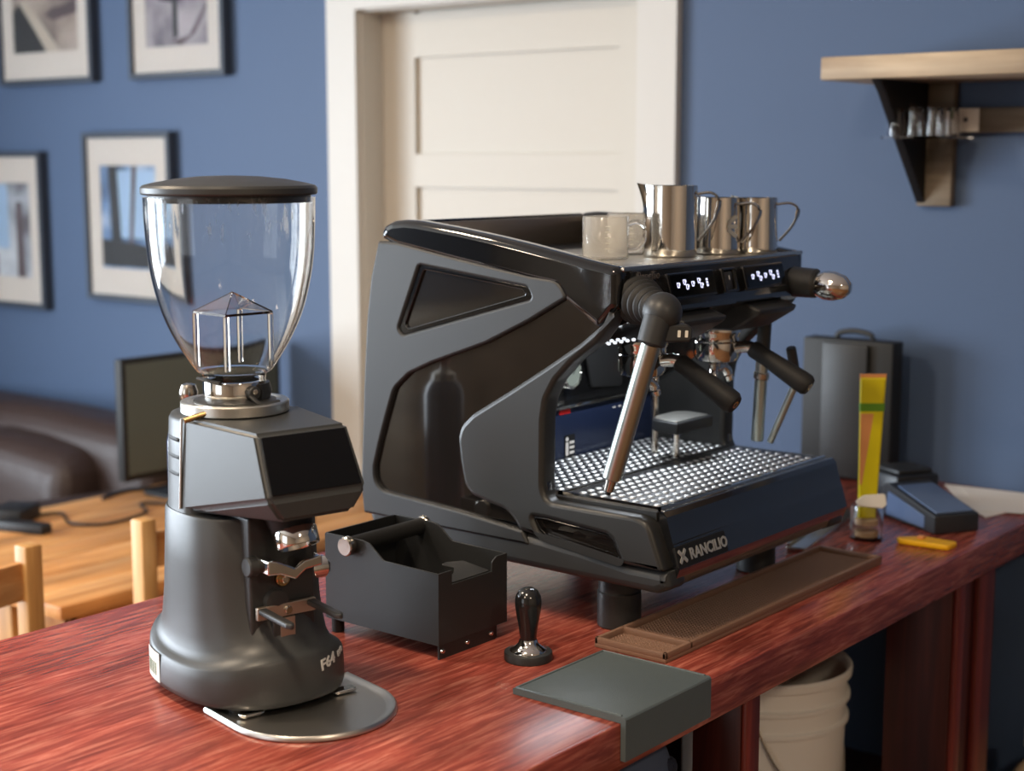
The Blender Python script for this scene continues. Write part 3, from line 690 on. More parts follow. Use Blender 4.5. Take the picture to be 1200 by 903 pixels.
sw = plate('power_switch', [fillet([(-.020, -.018), (.020, -.018), (.020, .018), (-.020, .018)], .004), fillet([(-.012, -.014), (-.012, .014), (.012, .014), (.012, -.014)], .002)], .012, .002, at_f(1.913, 0, -.002), M_gloss, em)
box('rocker', (-.0115, -.0135, 0), (.0115, .0135, .008), M_black, sw, .002, at_f(1.913, 0, -.001) @ Matrix.Rotation(.12, 4, 'X'))
plate('rocker_mark', [[(-.001, .0), (.001, .0), (.001, .006), (-.001, .006)]], .0006, .0001, at_f(1.913, 0, .0084), M_letter, sw)
text('lettering', 'Rancilio', .017, at_f(1.693, .0135, .0008), M_steel, em, .001, shear=.3)
# cup tray on top
box('cup_tray', (MX0 + .030, 1.158, .494), (MX1 - .006, 1.56, .507), M_brush, em, .001, label='steel cup tray on top of the machine')
box('tray_lip', (MX0 + .012, 1.1525, .503), (MX1 - .006, 1.1585, .5095), M_steel, em, .002)
box('tray_back_rail', (MX0 + .03, 1.556, .50), (MX1 - .03, 1.562, .556), M_bronze, em, .002)
box('tray_back_rail', (MX0 + .03, 1.562, .50), (MX1 - .03, 1.57, .560), M_gloss, em, .003)
# legs
for x_ in (1.732, 2.115):
    for y_ in (1.196, 1.53):
        turned('leg', [(0, 0), (.029, 0), (.031, .002), (.031, .05), (.0295, .052), (.0295, .082), (0, .082)], M_black, em, Matrix.Translation((x_, y_, 0)), 32, False)
# groups
for cx in (1.825, 2.03):
    cv = plate('group_cover', [fillet([(1.142, .440), (1.118, .432), (1.122, .424), (1.165, .398), (1.30, .394), (1.30, .440)], .003)], .112, .004, fx(cx - .056), M_black, em)
    turned('group_head', [(0, .40), (.036, .40), (.0375, .397), (.0375, .388), (.035, .384), (.035, .376), (0, .376)], M_chrome, em, Matrix.Translation((cx, 1.225, 0)), 36, False)
bm = bmesh.new()
for k in range(5):
    for q in range(2):
        bx(bm, (1.70 + k * .015, 1.195 + q * .016, .400), (1.7055 + k * .015, 1.2005 + q * .016, .4045), .002)
finish(bm, 'work_light', M_led, em, 0, label='lit white work light strip under the fascia')
box('work_light', (1.88, 1.26, .400), (1.94, 1.29, .4045), M_led, em)
# steam wands
def bellows(p, q, r, n=5):
    L = (Vector(q) - Vector(p)).length; pr = [(0, 0)]
    for k in range(n):
        f = 1 - .08 * k; a = L * k / n
        pr += [(r * f * .86, a), (r * f, a + L / n * .3), (r * f, a + L / n * .6), (r * f * .86, a + L / n * .95)]
    return pr + [(0, L)]
bt = [(1.700, 1.150, .4655), (1.668, 1.098, .459)]
w1 = turned('steam_wand', bellows(*bt, .033), M_rub, em, along(*bt), 32, False, label='left steam wand with rubber boot and thick steel tube')
bm = bmesh.new(); bmesh.ops.create_uvsphere(bm, u_segments=24, v_segments=14, radius=.026)
for v in bm.verts: v.co += Vector((1.657, 1.082, .456))
finish(bm, 'ball_joint', M_black, w1, 180)
rod('wand_collar', (1.650, 1.082, .452), (1.6395, 1.088, .414), .0195, M_black, w1, .0185, 28)
plate('wand_grip', [fillet([(-.012, -.012), (.034, -.010), (.038, -.004), (.038, .008), (.030, .013), (-.012, .012)], .005)], .022, .003, frame((1.650, 1.077, .430), (.8, -.62, -.05), (0, 0, 1)) @ Matrix.Translation((0, 0, -.011)), M_black, w1)
for k in (0, 1):
    plate('grip_mark', [fillet([(.017 + k * .010, -.004), (.021 + k * .010, -.004), (.021 + k * .010, .005), (.017 + k * .010, .005)], .001)], .0006, .0001, frame((1.650, 1.077, .430), (.8, -.62, -.05), (0, 0, 1)) @ Matrix.Translation((0, 0, .011)), M_wht, w1)
rod('wand_tube', (1.641, 1.087, .418), (1.6415, 1.1475, .2315), .0132, M_tube, w1, .0132, 32)
rod('wand_tip', (1.6415, 1.147, .233), (1.6415, 1.153, .214), .0078, M_steel, w1, .0066, 20)
rod('tip_nozzle', (1.6415, 1.1525, .215), (1.6415, 1.154, .209), .0045, M_deep, w1, .004, 14)
w2 = rod('steam_wand', (2.118, 1.19, .43), (2.128, 1.200, .335), .011, M_black, em, label='right steam wand at the far end of the machine')
rod('wand_tube', (2.128, 1.200, .337), (2.130, 1.207, .206), .010, M_tube, w2, .010, 20)
rod('wand_collar', (2.128, 1.200, .318), (2.1285, 1.202, .306), .0125, M_steel, w2)
w3 = rod('water_spout', (2.128, 1.150, .36), (2.150, 1.150, .302), .008, M_black, em)
rod('spout_tube', (2.1495, 1.150, .304), (2.132, 1.185, .205), .0058, M_tube, w3, .0052)
lv = rod('steam_lever', (2.118, 1.146, .464), (2.118, 1.102, .463), .0235, M_black, em, .0225, 32)
bm = bmesh.new(); lathe(bm, [(0, -.008), (.012, -.008), (.019, .004), (.0225, .016), (.022, .030), (.017, .046), (.008, .056), (0, .058)], along((2.118, 1.104, .462), (2.120, 1.04, .458)), 32, False)
finish(bm, 'lever_knob', M_chrome, lv, 60)
rod('lever_knob', (1.717, 1.148, .470), (1.714, 1.140, .468), .02, M_black, em)
wl = bpy.data.lights.new('work_lamp', 'AREA'); wl.shape = 'RECTANGLE'; wl.size = .36; wl.size_y = .02; wl.energy = .85; wl.color = (.85, .92, 1)
wo = bpy.data.objects.new('work_lamp', wl); COL.objects.link(wo); wo.location = (1.92, 1.30, .3935)
# switch lights
rod('pilot_light', (2.055, 1.4118, .315), (2.055, 1.407, .315), .008, M_orange, em)

# portafilters hang in the groups: things of their own
def portafilter(cx, label, dx):
    r = thing('portafilter', label, 'portafilter', (cx, 1.225, .376))
    T = Matrix.Translation((cx, 1.225, 0))
    turned('basket_ring', [(0, .375), (.033, .375), (.0345, .373), (.0345, .352), (.031, .345), (.018, .340), (0, .340)], M_chrome, r, T, 36, False)
    s_ = rod('spout', (cx, 1.225, .341), (cx, 1.225, .331), .010, M_chrome, r)
    for s in (-1, 1):
        pipe('spout_arm', [(cx, 1.225, .334), (cx + s * .012, 1.222, .334), (cx + s * .021, 1.218, .326), (cx + s * .025, 1.215, .312)], [.0075] * 13 + [.0075, .0072, .007, .0068, .0066, .0064], M_chrome, s_, 12)
    pipe('neck', [(cx + .003, 1.195, .366), (cx + .010, 1.178, .368), (cx + .014, 1.164, .364)], .0095, M_chrome, r, 14)
    P_ = Vector((cx + .012, 1.170, .3665)); Q_ = Vector((cx + dx, 1.078, .313))
    L = (Q_ - P_).length
    turned('handle', [(0, 0), (.0115, 0), (.0135, .004), (.0132, L * .25), (.0150, L * .55), (.0168, L * .85), (.0165, L * .95), (.013, L), (0, L)], M_rub, r, along(P_, Q_), 28, False, ang=50)
    e = along(Q_, Q_ + (Q_ - P_))
    turned('handle_cap', [(.0035, 0), (.006, 0), (.006, .0008), (.0035, .0008), (.0035, 0)], M_steel, r, e, 20, False)
portafilter(1.825, 'black handled chrome portafilter locked in the near group behind the steam wand', .014)
portafilter(2.03, 'black handled chrome portafilter locked in the far group', .026)

# ---------------------------------------------------------------- cups on the machine
TZ = .5071
def glass_mug(cx, cy, label, yaw):
    r = thing('measuring_glass', label, 'glass', (cx, cy, TZ), 'small glass mugs on the machine')
    T = Matrix.Translation((cx, cy, TZ))
    turned('cup', [(.0, 0), (.031, 0), (.0335, .002), (.0335, .061), (.0325, .062), (.0312, .061), (.0318, .004), (.030, .003), (0, .003)], M_mug, r, T, 40, False, ang=50)
    d = Vector((math.cos(yaw), math.sin(yaw), 0)); c = Vector((cx, cy, TZ))
    pipe('handle', [c + d * .033 + Vector((0, 0, .050)), c + d * .045 + Vector((0, 0, .054)), c + d * .056 + Vector((0, 0, .045)), c + d * .056 + Vector((0, 0, .027)), c + d * .046 + Vector((0, 0, .014)), c + d * .033 + Vector((0, 0, .012))], .0034, M_glass, r, 8, 4)
    for k in range(5):
        a = math.atan2(-.6, -.8) + .05
        q = c + Vector((math.cos(a), math.sin(a), 0)) * .0336 + Vector((0, 0, .016 + k * .008))
        plate('graduation', [[(-.003, 0), (.003, 0), (.003, .0007), (-.003, .0007)]], .0004, .00005, frame(q, (-math.sin(a), math.cos(a), 0), (0, 0, 1)), M_wht, r)
glass_mug(1.832, 1.296, 'small clear glass mug nearest the front left of the cup tray', math.atan2(-.80, .60))
glass_mug(1.9525, 1.3375, 'small clear glass mug between the first mug and the tall pitcher', math.atan2(-.80, .60))
def pitcher(cx, cy, label, rb, rt, h, yaw, hs, emblem=False):
    r = thing('milk_pitcher', label, 'pitcher', (cx, cy, TZ), 'steel milk pitchers on the machine')
    T = Matrix.Translation((cx, cy, TZ)); pr = []
    for k in range(13):
        t = k / 12; rr = rb + (rt - rb) * (t ** .8) - (.0 if t < .85 else 0); pr.append((rr, .004 + t * (h - .004)))
    out = [(0, 0), (rb - .004, 0), (rb - .001, .0015)] + pr
    inn = [(a - .0012, b) for a, b in pr[::-1]] + [(rb - .004, .003), (0, .003)]
    bm = bmesh.new(); lathe(bm, out + inn, T, 44, False)
    sd = Vector((-math.cos(yaw), -math.sin(yaw), 0)); c = Vector((cx, cy, TZ))
    for v in bm.verts:                       # pulled out to a pouring lip opposite the handle
        q = v.co - c; q2 = Vector((q.x, q.y, 0))
        if q2.length > 1e-4 and q.z > h * .7:
            k = max(0, (q2.normalized().dot(sd) - .8) / .2) * ((q.z - h * .7) / (h * .3)) ** 1.5
            v.co += sd * .010 * k + Vector((0, 0, .004 * k))
    finish(bm, 'jug', M_chrome, r, ang=50)
    d = -sd
    pipe('handle', [c + d * (rt - .001) + Vector((0, 0, h * .88)), c + d * (rt + .020) + Vector((0, 0, h * .90)), c + d * (rt + .032) + Vector((0, 0, h * .78)), c + d * (rt + .024) + Vector((0, 0, h * .5)), c + d * (rb + .002) + Vector((0, 0, h * .22))], .0062, M_steel, r, 10, 5, .35)
    if emblem:
        a = math.atan2(-.62, -.78) + .55
        F_ = frame(c + Vector((math.cos(a), math.sin(a), 0)) * (rb * .4 + rt * .6 + .0012) + Vector((0, 0, h * .5)), (-math.sin(a), math.cos(a), 0), (0, 0, 1))
        for q in range(3):
            plate('emblem', [fillet([(-.010, -.003), (.010, -.003), (.010, .003), (-.010, .003)], .003)], .0005, .0001, F_ @ Matrix.Translation((0, -.010 + q * .010, 0)) @ Matrix.Rotation(.6 * (q - 1), 4, 'Z'), M_badge, r)
HY = math.atan2(-.80, .60)
pitcher(1.941, 1.256, 'tall straight steel milk pitcher in the middle of the cup tray', .0405, .0405, .105, HY, 1)
pitcher(2.038, 1.2315, 'steel milk pitcher with an engraved emblem, second from the front', .0345, .032, .086, math.atan2(-.95, .30), 1, True)
pitcher(2.098, 1.1985, 'steel milk pitcher at the far right of the cup tray', .033, .031, .085, HY, 1)
dl = thing('dark_lid', 'dark rounded lid lying behind the glass mugs on the cup tray', 'lid', (2.02, 1.425, TZ))
turned('lid', [(0, 0), (.036, 0), (.037, .003), (.036, .034), (.030, .047), (.017, .052), (0, .053)], M_black, dl, Matrix.Translation((2.02, 1.425, TZ)), 36, False, ang=60)

# ---------------------------------------------------------------- far end of the bar
cs = thing('tall_black_case', 'tall black upright case with top handle against the blue wall', 'case', (2.88, 1.41, 0))
box('shell', (2.85, 1.312, 0), (2.90, 1.512, .287), M_blackbag, cs, .004)
box('front_pocket', (2.838, 1.362, .004), (2.850, 1.462, .280), M_black, cs, .003)
pipe('handle', [(2.88, 1.45, .286), (2.88, 1.445, .297), (2.88, 1.41, .303), (2.88, 1.375, .297), (2.88, 1.37, .286)], .006, M_black, cs, 8, 4)
jr = thing('glass_jar', 'small clear glass jar holding the tall yellow packet', 'jar', (2.410, 1.147, 0))
JT = Matrix.Translation((2.410, 1.147, 0))
turned('jar_wall', [(0, 0), (.026, 0), (.028, .002), (.028, .050), (.0265, .060), (.0245, .060), (.0255, .049), (.0255, .005), (0, .004)], M_glass, jr, JT, 36, False)
for z in (.006, .026):
    turned('beige_layer', [(0, z), (.0195, z), (.0195, z + .009), (0, z + .009)], M_jarfill, jr, JT, 28, False)
yp = thing('yellow_packet', 'tall slim yellow packet with green band standing in the glass jar', 'packet', (2.41, 1.147, .036))
YF = frame((2.412, 1.147, .036), (0.62, -.78, 0), (.0, .0, 1))
plate('packet_body', [fillet([(-.016, 0), (.014, 0), (.024, .246), (-.020, .246)], .002)], .010, .003, YF @ Matrix.Translation((0, 0, -.005)), M_yel, yp)
plate('top_seal', [[(-.0205, .240), (.0245, .240), (.0245, .252), (-.0205, .252)]], .004, .001, YF @ Matrix.Translation((0, 0, -.002)), M_pink, yp)
plate('green_band', [[(-.0192, .188), (.0217, .188), (.0222, .202), (-.0194, .202)]], .0112, .0005, YF @ Matrix.Translation((0, 0, -.0056)), M_grn, yp)
plate('packet_print', [[(-.0165, .06), (-.0125, .06), (.004, .184), (-.0185, .184)]], .0004, .0001, YF @ Matrix.Translation((0, 0, .0050)), M_pink, yp)
wt = thing('white_tag', 'small white oval tag leaning on the jar rim before the packet', 'tag', (2.385, 1.125, .06))
plate('tag', [fillet([(-.030, .003), (-.014, .013), (.022, .016), (.024, -.004), (.016, -.010), (-.024, -.006)], .006)], .004, .0015, frame((2.388, 1.127, .070), (.62, -.78, 0), (.25, .2, 1)), M_wht, wt)
tm_o, tm_x, tm_y = Vector((2.507, 1.064, 0)), Vector((.85, -.52, 0)), Vector((.52, .85, 0))
TMM = frame(tm_o, tm_x, tm_y)
te = thing('card_terminal', 'dark wedge shaped card terminal with a sloping top coloured by the blue wall reflection', 'terminal', tm_o + tm_x * .046 + tm_y * .085)
sec = fillet([(0, .0), (.17, 0), (.165, .058), (.148, .064), (0, .033)], .004)
plate('terminal_body', [sec], .092, .003, TMM @ Matrix(((0, 0, 1, 0), (1, 0, 0, 0), (0, 1, 0, 0), (0, 0, 0, 1))), M_term, te)
ST = TMM @ frame((.046, .074, .0497), (1, 0, 0), (0, .148, .031))
plate('screen', [fillet([(-.038, -.068), (.038, -.068), (.038, .056), (-.038, .056)], .004)], .003, .001, ST @ Matrix.Translation((0, 0, -.001)), M_termb, te)
plate('side_grip', [fillet([(.03, .006), (.15, .006), (.145, .05), (.03, .028)], .004)], .003, .001, TMM @ Matrix(((0, 0, 1, -.002), (1, 0, 0, 0), (0, 1, 0, 0), (0, 0, 0, 1))), M_termb, te)
d2 = thing('receipt_device', 'low dark device standing behind the card terminal', 'device', (2.72, 1.20, 0))
box('device_body', (2.67, 1.175, 0), (2.77, 1.27, .062), M_term, d2, .008, Matrix.Translation((2.72, 1.22, 0)) @ Matrix.Rotation(-.5, 4, 'Z') @ Matrix.Translation((-2.72, -1.22, 0)))
box('device_lid', (2.68, 1.185, .062), (2.76, 1.26, .070), M_black, d2, .003, Matrix.Translation((2.72, 1.22, 0)) @ Matrix.Rotation(-.5, 4, 'Z') @ Matrix.Translation((-2.72, -1.22, 0)))
yk = thing('yellow_cutter', 'yellow plastic box cutter lying at the front edge of the bar', 'box cutter', (2.435, 1.045, 0))
YK = frame((2.433, 1.047, 0), (.05, -1, 0), (1, .05, 0))
plate('cutter_body', [fillet([(-.050, -.010), (-.014, .022), (.03, .018), (.050, .016), (.046, -.020), (-.01, -.022), (-.04, -.022)], .008)], .010, .003, YK, M_yel2, yk)
plate('slider', [fillet([(-.016, -.004), (-.004, -.004), (-.004, .010), (-.016, .010)], .003)], .004, .001, YK @ Matrix.Translation((0, 0, .010)), M_pink, yk)
for n, (ps, z) in enumerate((([(2.925, 1.225), (2.94, 1.07), (2.80, 1.02), (2.69, 1.045), (2.78, 1.13)], .0004), ([(2.92, 1.19), (2.935, 1.03), (2.76, 1.0), (2.73, 1.07)], .0018))):
    o = plate('paper_sheet', [ps], .0008, .0001, Matrix.Translation((0, 0, z)), M_paper)
    tag(o, ('white paper sheet on the bar behind the terminal, lower one' , 'white paper sheet on the bar nearest the front edge, upper one')[n], 'paper')
so_ = thing('steel_strip', 'flat grey metal bar lying beside the far end of the machine', 'metal bar', (2.41, 1.23, 0))
SB = Matrix.Translation((2.41, 1.228, 0)) @ Matrix.Rotation(.19, 4, 'Z')
box('strip', (-.16, -.017, 0), (.16, .017, .008), M_steel, so_, .002, SB)
box('strip_rim', (-.16, .012, .008), (.16, .017, .014), M_steel, so_, .001, SB)

# ---------------------------------------------------------------- under the bar
bk = thing('plastic_bucket', 'white ribbed plastic bucket standing under the bar', 'bucket', (2.32, 1.295, -.615))
M_pail = mat('pail_white', srgb(246, 243, 235), .4)
BT = Matrix.Translation((2.328, 1.295, -.6148)) @ Matrix.Diagonal((1, 1, 1.09, 1))
turned('bucket_wall', [(0, 0), (.128, 0), (.131, .004), (.142, .265), (.142, .268), (.150, .270), (.150, .276), (.1435, .279), (.144, .305), (.1515, .307), (.1515, .313), (.1445, .316), (.1455, .342), (.1535, .345), (.1545, .356), (.151, .360), (.146, .357), (.138, .02), (0, .015)], M_pail, bk, BT, 56, False, ang=40)
pipe('bail', [(2.32 + .14 * math.cos(a), 1.295 + .15 * math.sin(a), -.615 + .315 - .17 * math.sin(b)) for a, b in ((-.62, 0), (-1.0, .55), (-1.4, 1.0), (-1.9, 1.0), (-2.4, .5), (-2.7, 0))], .0025, M_steel, bk, 6, 4)
rod('bail_ear', (2.435, 1.213, -.295), (2.447, 1.204, -.295), .016, M_pail, bk)
bm = bmesh.new(); bmesh.ops.create_icosphere(bm, subdivisions=4, radius=1)
for v in bm.verts:
    n = math.sin(v.co.x * 5 + 1) * .06 + math.sin(v.co.y * 7 + v.co.z * 4) * .05
    q = [math.copysign(abs(c) ** .62, c) for c in v.co]
    v.co = Vector((1.56 + q[0] * .130 * (1 + n * .5), 1.100 + q[1] * .085 * (1 + n * .5), -.35 + max(q[2], -.9) * .26 * (1 + n * .5)))
    v.co.z = max(v.co.z, -.6145)
bp = finish(bm, 'cloth_bag', M_cloth, None, 80); tag(bp, 'dark blue patterned cloth bag stuffed under the bar behind the corner mat', 'bag')
M_blot = mat('dark_print', srgb(34, 40, 58), .9)
for k in range(14):                        # dark printed blots on the cloth
    a, b = random.uniform(-2.4, -.5), random.uniform(.2, .95)
    n_ = Vector((math.cos(a) * math.cos(b), math.sin(a) * math.cos(b), math.sin(b)))
    e = [math.copysign(abs(c) ** .62, c) for c in n_]; q = Vector((1.56 + e[0] * .130, 1.100 + e[1] * .085, -.35 + e[2] * .26)) - n_ * .009
    bm = bmesh.new(); bmesh.ops.create_icosphere(bm, subdivisions=2, radius=1)
    for v in bm.verts: v.co = q + Vector((v.co.x * .012, v.co.y * .012, v.co.z * .014))
    finish(bm, 'printed_blot', M_blot, bp, 80)
ot = thing('orange_tub', 'small orange capped tub under the bar beside the bucket', 'tub', (2.50, 1.25, -.6148))
turned('tub', [(0, 0), (.028, 0), (.03, .004), (.03, .085), (0, .085)], M_wht, ot, Matrix.Translation((2.50, 1.25, -.6148)), 24, False)
turned('cap', [(0, .085), (.031, .085), (.031, .118), (.028, .122), (0, .122)], mat('orange_plastic', srgb(206, 92, 40), .45), ot, Matrix.Translation((2.50, 1.25, -.6148)), 24, False)
kb2 = thing('kraft_bag', 'beige rounded bag on the floor against the blue wall beside the bar', 'bag', (2.80, .86, FLOOR))
bm = bmesh.new(); bx(bm, (2.70, .70, FLOOR), (2.90, .998, -.46), .05, seg=4)
bag = finish(bm, 'bag_body', M_kraft, kb2, ang=60)
rod('bag_clip', (2.79, .975, -.452), (2.79, .975, -.415), .013, M_wht, kb2)

# ---------------------------------------------------------------- wall shelf on the right
sh = thing('wall_shelf', 'wooden wall shelf with black gusset bracket on the blue wall', 'shelf', (2.9, 1.0, .8))
box('shelf_board', (2.70, .15, .800), (X1 - .001, 1.412, .843), M_shelf, sh, .003)
box('wall_rail', (X1 - .022, .15, .702), (X1 - .001, 1.250, .750), M_shelfd, sh, .002)
for yb in (1.2735, .45):
    st_ = box('bracket_strip', (X1 - .024, yb - .036, .558), (X1 - .001, yb + .036, .800), M_shelfd, sh, .003)
    plate('gusset', [[(X1 - .024, .565), (X1 - .024, .800), (2.705, .800), (2.735, .775)]], .018, .001, Matrix(((1, 0, 0, 0), (0, 0, -1, yb + .036), (0, 1, 0, 0), (0, 0, 0, 1))), M_deep, sh)
ld = box('glass_ledge', (2.775, 1.196, .690), (2.925, 1.252, .694), M_glass, sh)
box('glass_ledge', (2.775, 1.20, .690), (2.785, 1.318, .694), M_glass, sh)
sg0 = thing('tasting_glass', 'upside down clear glass at the front right corner of the ledge under the shelf', 'glass', (2.80, 1.215, .6941), 'tasting glasses under the shelf')
for k, (gx, gy) in enumerate(((2.80, 1.222), (2.838, 1.222), (2.876, 1.222), (2.80, 1.26), (2.80, 1.298))):
    if k == 0:
        sg0.location = (gx, gy, .6941)
        turned('glass_wall', [(.0, .054), (.013, .054), (.0145, .052), (.0175, .002), (.0172, 0), (.016, 0), (.0135, .047), (0, .048)], M_glass, sg0, Matrix.Translation((gx, gy, .6941)), 24, False, ang=50)
    else:
        dup(sg0, (gx - 2.80, gy - 1.222, 0), ('', 'upside down clear glass second from the front under the shelf, along the bracket', 'upside down clear glass farthest back against the shelf rail', 'upside down clear glass in the middle of the left row under the shelf', 'leftmost upside down clear glass under the wall shelf')[k])
cdp = thing('white_card', 'small white card fixed to the rail under the wall shelf', 'card', (X1 - .023, 1.22, .703))
box('card', (X1 - .026, 1.186, .704), (X1 - .0222, 1.250, .749), M_paper, cdp, .0005)
box('card_mark', (X1 - .0268, 1.236, .722), (X1 - .0258, 1.246, .734), M_gskin, cdp)
rod('card_screw', (X1 - .0262, 1.212, .727), (X1 - .0275, 1.212, .727), .0045, M_frame, cdp, seg=12)

# ---------------------------------------------------------------- framed pictures
def pm(name, cols, scale, dist):
    m = mat(name, cols[1], .45); nt = m.node_tree; p = nt.nodes['Principled BSDF']
    tc = nt.nodes.new('ShaderNodeTexCoord'); n = nt.nodes.new('ShaderNodeTexNoise')
    n.inputs['Scale'].default_value = scale; n.inputs['Detail'].default_value = 5; n.inputs['Distortion'].default_value = dist
    r = nt.nodes.new('ShaderNodeValToRGB'); e = r.color_ramp.elements; e[0].position = .34; e[0].color = cols[0]; e[1].position = .66; e[1].color = cols[2]
    k = r.color_ramp.elements.new(.5); k.color = cols[1]
    nt.links.new(tc.outputs['Object'], n.inputs['Vector']); nt.links.new(n.outputs['Fac'], r.inputs[0]); nt.links.new(r.outputs[0], p.inputs['Base Color'])
    return m
P1 = pm('print_beige', (srgb(120, 110, 104), srgb(176, 160, 148), srgb(200, 186, 174)), 7, .5)
P2 = pm('print_lavender', (srgb(120, 114, 122), srgb(168, 160, 166), srgb(192, 184, 188)), 9, .3)
P3 = pm('print_blue', (srgb(66, 84, 112), srgb(124, 156, 200), srgb(206, 222, 238)), 6, .2)
P4 = pm('print_grey', (srgb(110, 106, 112), srgb(182, 188, 198), srgb(226, 232, 238)), 6, .2)
I_dk, I_md, I_lt = mat('ink_dark', srgb(62, 62, 62), .45), mat('ink_mid', srgb(108, 94, 96), .45), mat('ink_light', srgb(206, 194, 178), .45)
I_bl = mat('ink_sky', srgb(176, 206, 236), .45)
def picture(y0, y1, z0, z1, label, pmat, shapes, my=.075, mz=.10):
    r = thing('framed_picture', label, 'picture', (X1, (y0 + y1) / 2, z0), 'framed pictures on the blue wall')
    T = Matrix(((0, 0, -1, X1 - .004), (1, 0, 0, 0), (0, 1, 0, 0), (0, 0, 0, 1)))
    O = [(y0, z0), (y1, z0), (y1, z1), (y0, z1)]; t = .017
    I = [(y0 + t, z0 + t), (y0 + t, z1 - t), (y1 - t, z1 - t), (y1 - t, z0 + t)]
    T0 = Matrix(((0, 0, -1, X1 - .001), (1, 0, 0, 0), (0, 1, 0, 0), (0, 0, 0, 1)))
    me = plate_me([O, I], .032, .002, Matrix(((0, 0, 1, 0), (1, 0, 0, 0), (0, 1, 0, 0), (0, 0, 0, 1))))
    me.transform(Matrix.Translation((X1 - .033, 0, 0)))
    link(me, 'frame', M_frame, r, 40)
    Q = [(y0 + my, z0 + mz), (y1 - my, z0 + mz), (y1 - my, z1 - mz), (y0 + my, z1 - mz)]
    b = [(y0 + .012, z0 + .012), (y1 - .012, z0 + .012), (y1 - .012, z1 - .012), (y0 + .012, z1 - .012)]
    me = plate_me([b, Q[::-1]], .002, .0002, Matrix(((0, 0, 1, X1 - .022), (1, 0, 0, 0), (0, 1, 0, 0), (0, 0, 0, 1))))
    link(me, 'mount', M_mattb, r, 0)
    me = plate_me([b], .002, .0002, Matrix(((0, 0, 1, X1 - .019), (1, 0, 0, 0), (0, 1, 0, 0), (0, 0, 0, 1))))
    pr = link(me, 'print', pmat, r, 0)
    W_, H_ = y1 - y0 - 2 * my, z1 - z0 - 2 * mz
    for i, (m, pts) in enumerate(shapes):      # u runs to the viewer's right, v up
        q = [(y1 - my - u * W_, z0 + mz + v * H_) for u, v in pts]
        me = plate_me([q], .0004, .00005, Matrix(((0, 0, 1, X1 - .0196 - i * .0004), (1, 0, 0, 0), (0, 1, 0, 0), (0, 0, 0, 1))))
        link(me, 'printed_shape', m, pr, 0)
    box('glazing', (X1 - .0265, y0 + .014, z0 + .014), (X1 - .0245, y1 - .014, z1 - .014), M_glass, r)
picture(3.985, 4.475, .885, 1.40, 'framed beige print cut by the top left corner of the photo', P1,
        [(I_dk, [(0, .0), (0, .42), (.12, .5), (.5, .0)]), (I_lt, [(.10, .5), (.22, .52), (.72, .0), (.52, .0)]), (I_md, [(.5, .36), (.62, .30), (1, .36), (1, .52), (.8, .44), (.6, .42)])])
picture(3.378, 3.805, .885, 1.40, 'framed lavender print with dark standing figure, top right of the four', P2,
        [(I_dk, [(.3, .95), (.62, .95), (.64, .42), (.5, .36), (.2, .40)]), (I_dk, [(.44, .40), (.52, .40), (.52, .08), (.44, .06)]), (I_md, [(.4, .04), (.7, .08), (1, .36), (.98, .30), (.8, .10), (.56, .0)])], mz=.09)
picture(3.632, 4.052, .220, .732, 'framed print of blue sky and dark tree trunk behind the hopper', P3,
        [(I_bl, [(.3, .3), (.95, .3), (.95, .95), (.3, .95)]), (I_dk, [(.18, .2), (.36, .2), (.30, 1), (.14, 1)]), (I_dk, [(0, .02), (1, .02), (1, .22), (0, .28)]), (I_md, [(.5, .25), (.56, .25), (.66, 1), (.58, 1)])])
picture(4.280, 4.705, .168, .675, 'framed grey print cut by the left edge of the photo', P4,
        [(I_md, [(.70, .0), (.86, .0), (.82, .8), (.72, .8)]), (I_bl, [(.2, .3), (.55, .3), (.55, .98), (.2, .98)]), (I_md, [(.0, .0), (.3, .0), (.3, .25), (0, .2)])])

# ---------------------------------------------------------------- customer corner: couch, table, chairs, monitor
co = thing('leather_couch', 'dark brown leather couch below the framed pictures', 'couch', (2.62, 4.1, FLOOR))
def cushion(name, a, b, bev, par, wob=.012):
    bm = bmesh.new(); bx(bm, a, b, bev, seg=4)
    bmesh.ops.subdivide_edges(bm, edges=bm.edges[:], cuts=2, use_grid_fill=True)
    for v in bm.verts:
        v.co += Vector((math.sin(v.co.y * 9 + v.co.z * 6), math.sin(v.co.x * 7), math.sin(v.co.y * 8 + v.co.x * 5) * 1.2)) * wob
    return finish(bm, name, M_couch, par, ang=80)
cushion('base', (2.05, 3.42, FLOOR + .01), (2.90, 5.1, -.62), .05, co, .004)
cushion('seat_cushion', (2.02, 3.70, -.62), (2.62, 5.08, -.45), .06, co)
cushion('back_cushion', (2.50, 3.66, -.46), (2.76, 4.36, -.17), .09, co)
cushion('back_cushion', (2.50, 4.38, -.46), (2.76, 5.06, -.17), .09, co)
cushion('back_rest', (2.66, 3.42, -.62), (2.92, 5.12, -.105), .09, co)
cushion('arm', (2.06, 3.40, -.62), (2.70, 3.66, -.27), .08, co)
sb = thing('reflection_sideboard', 'unseen brown sideboard added behind the camera for the side panels to reflect', 'sideboard', (-2.2, 4.8, FLOOR))  # out of view, added to bring brown into the machine's glossy side panels
box('carcass', (-2.95, 4.55, FLOOR), (-1.6, 5.12, -.06), M_shelfd, sb, .01)
for k in range(3):
    dr = box('door', (-2.93 + k * .445, 4.53, FLOOR + .06), (-2.50 + k * .445, 4.552, -.1), M_shelfd, sb, .006)
    box('handle', (-2.54 + k * .445, 4.51, -.5), (-2.525 + k * .445, 4.531, -.36), M_deep, dr, .003)
tb = thing('pine_table', 'orange pine plank table in front of the couch', 'table', (2.4, 3.05, FLOOR))
TY0, TY1, TX0, TX1, TTZ = 2.575, 3.38, 1.762, 2.93, -.24
npl = 7
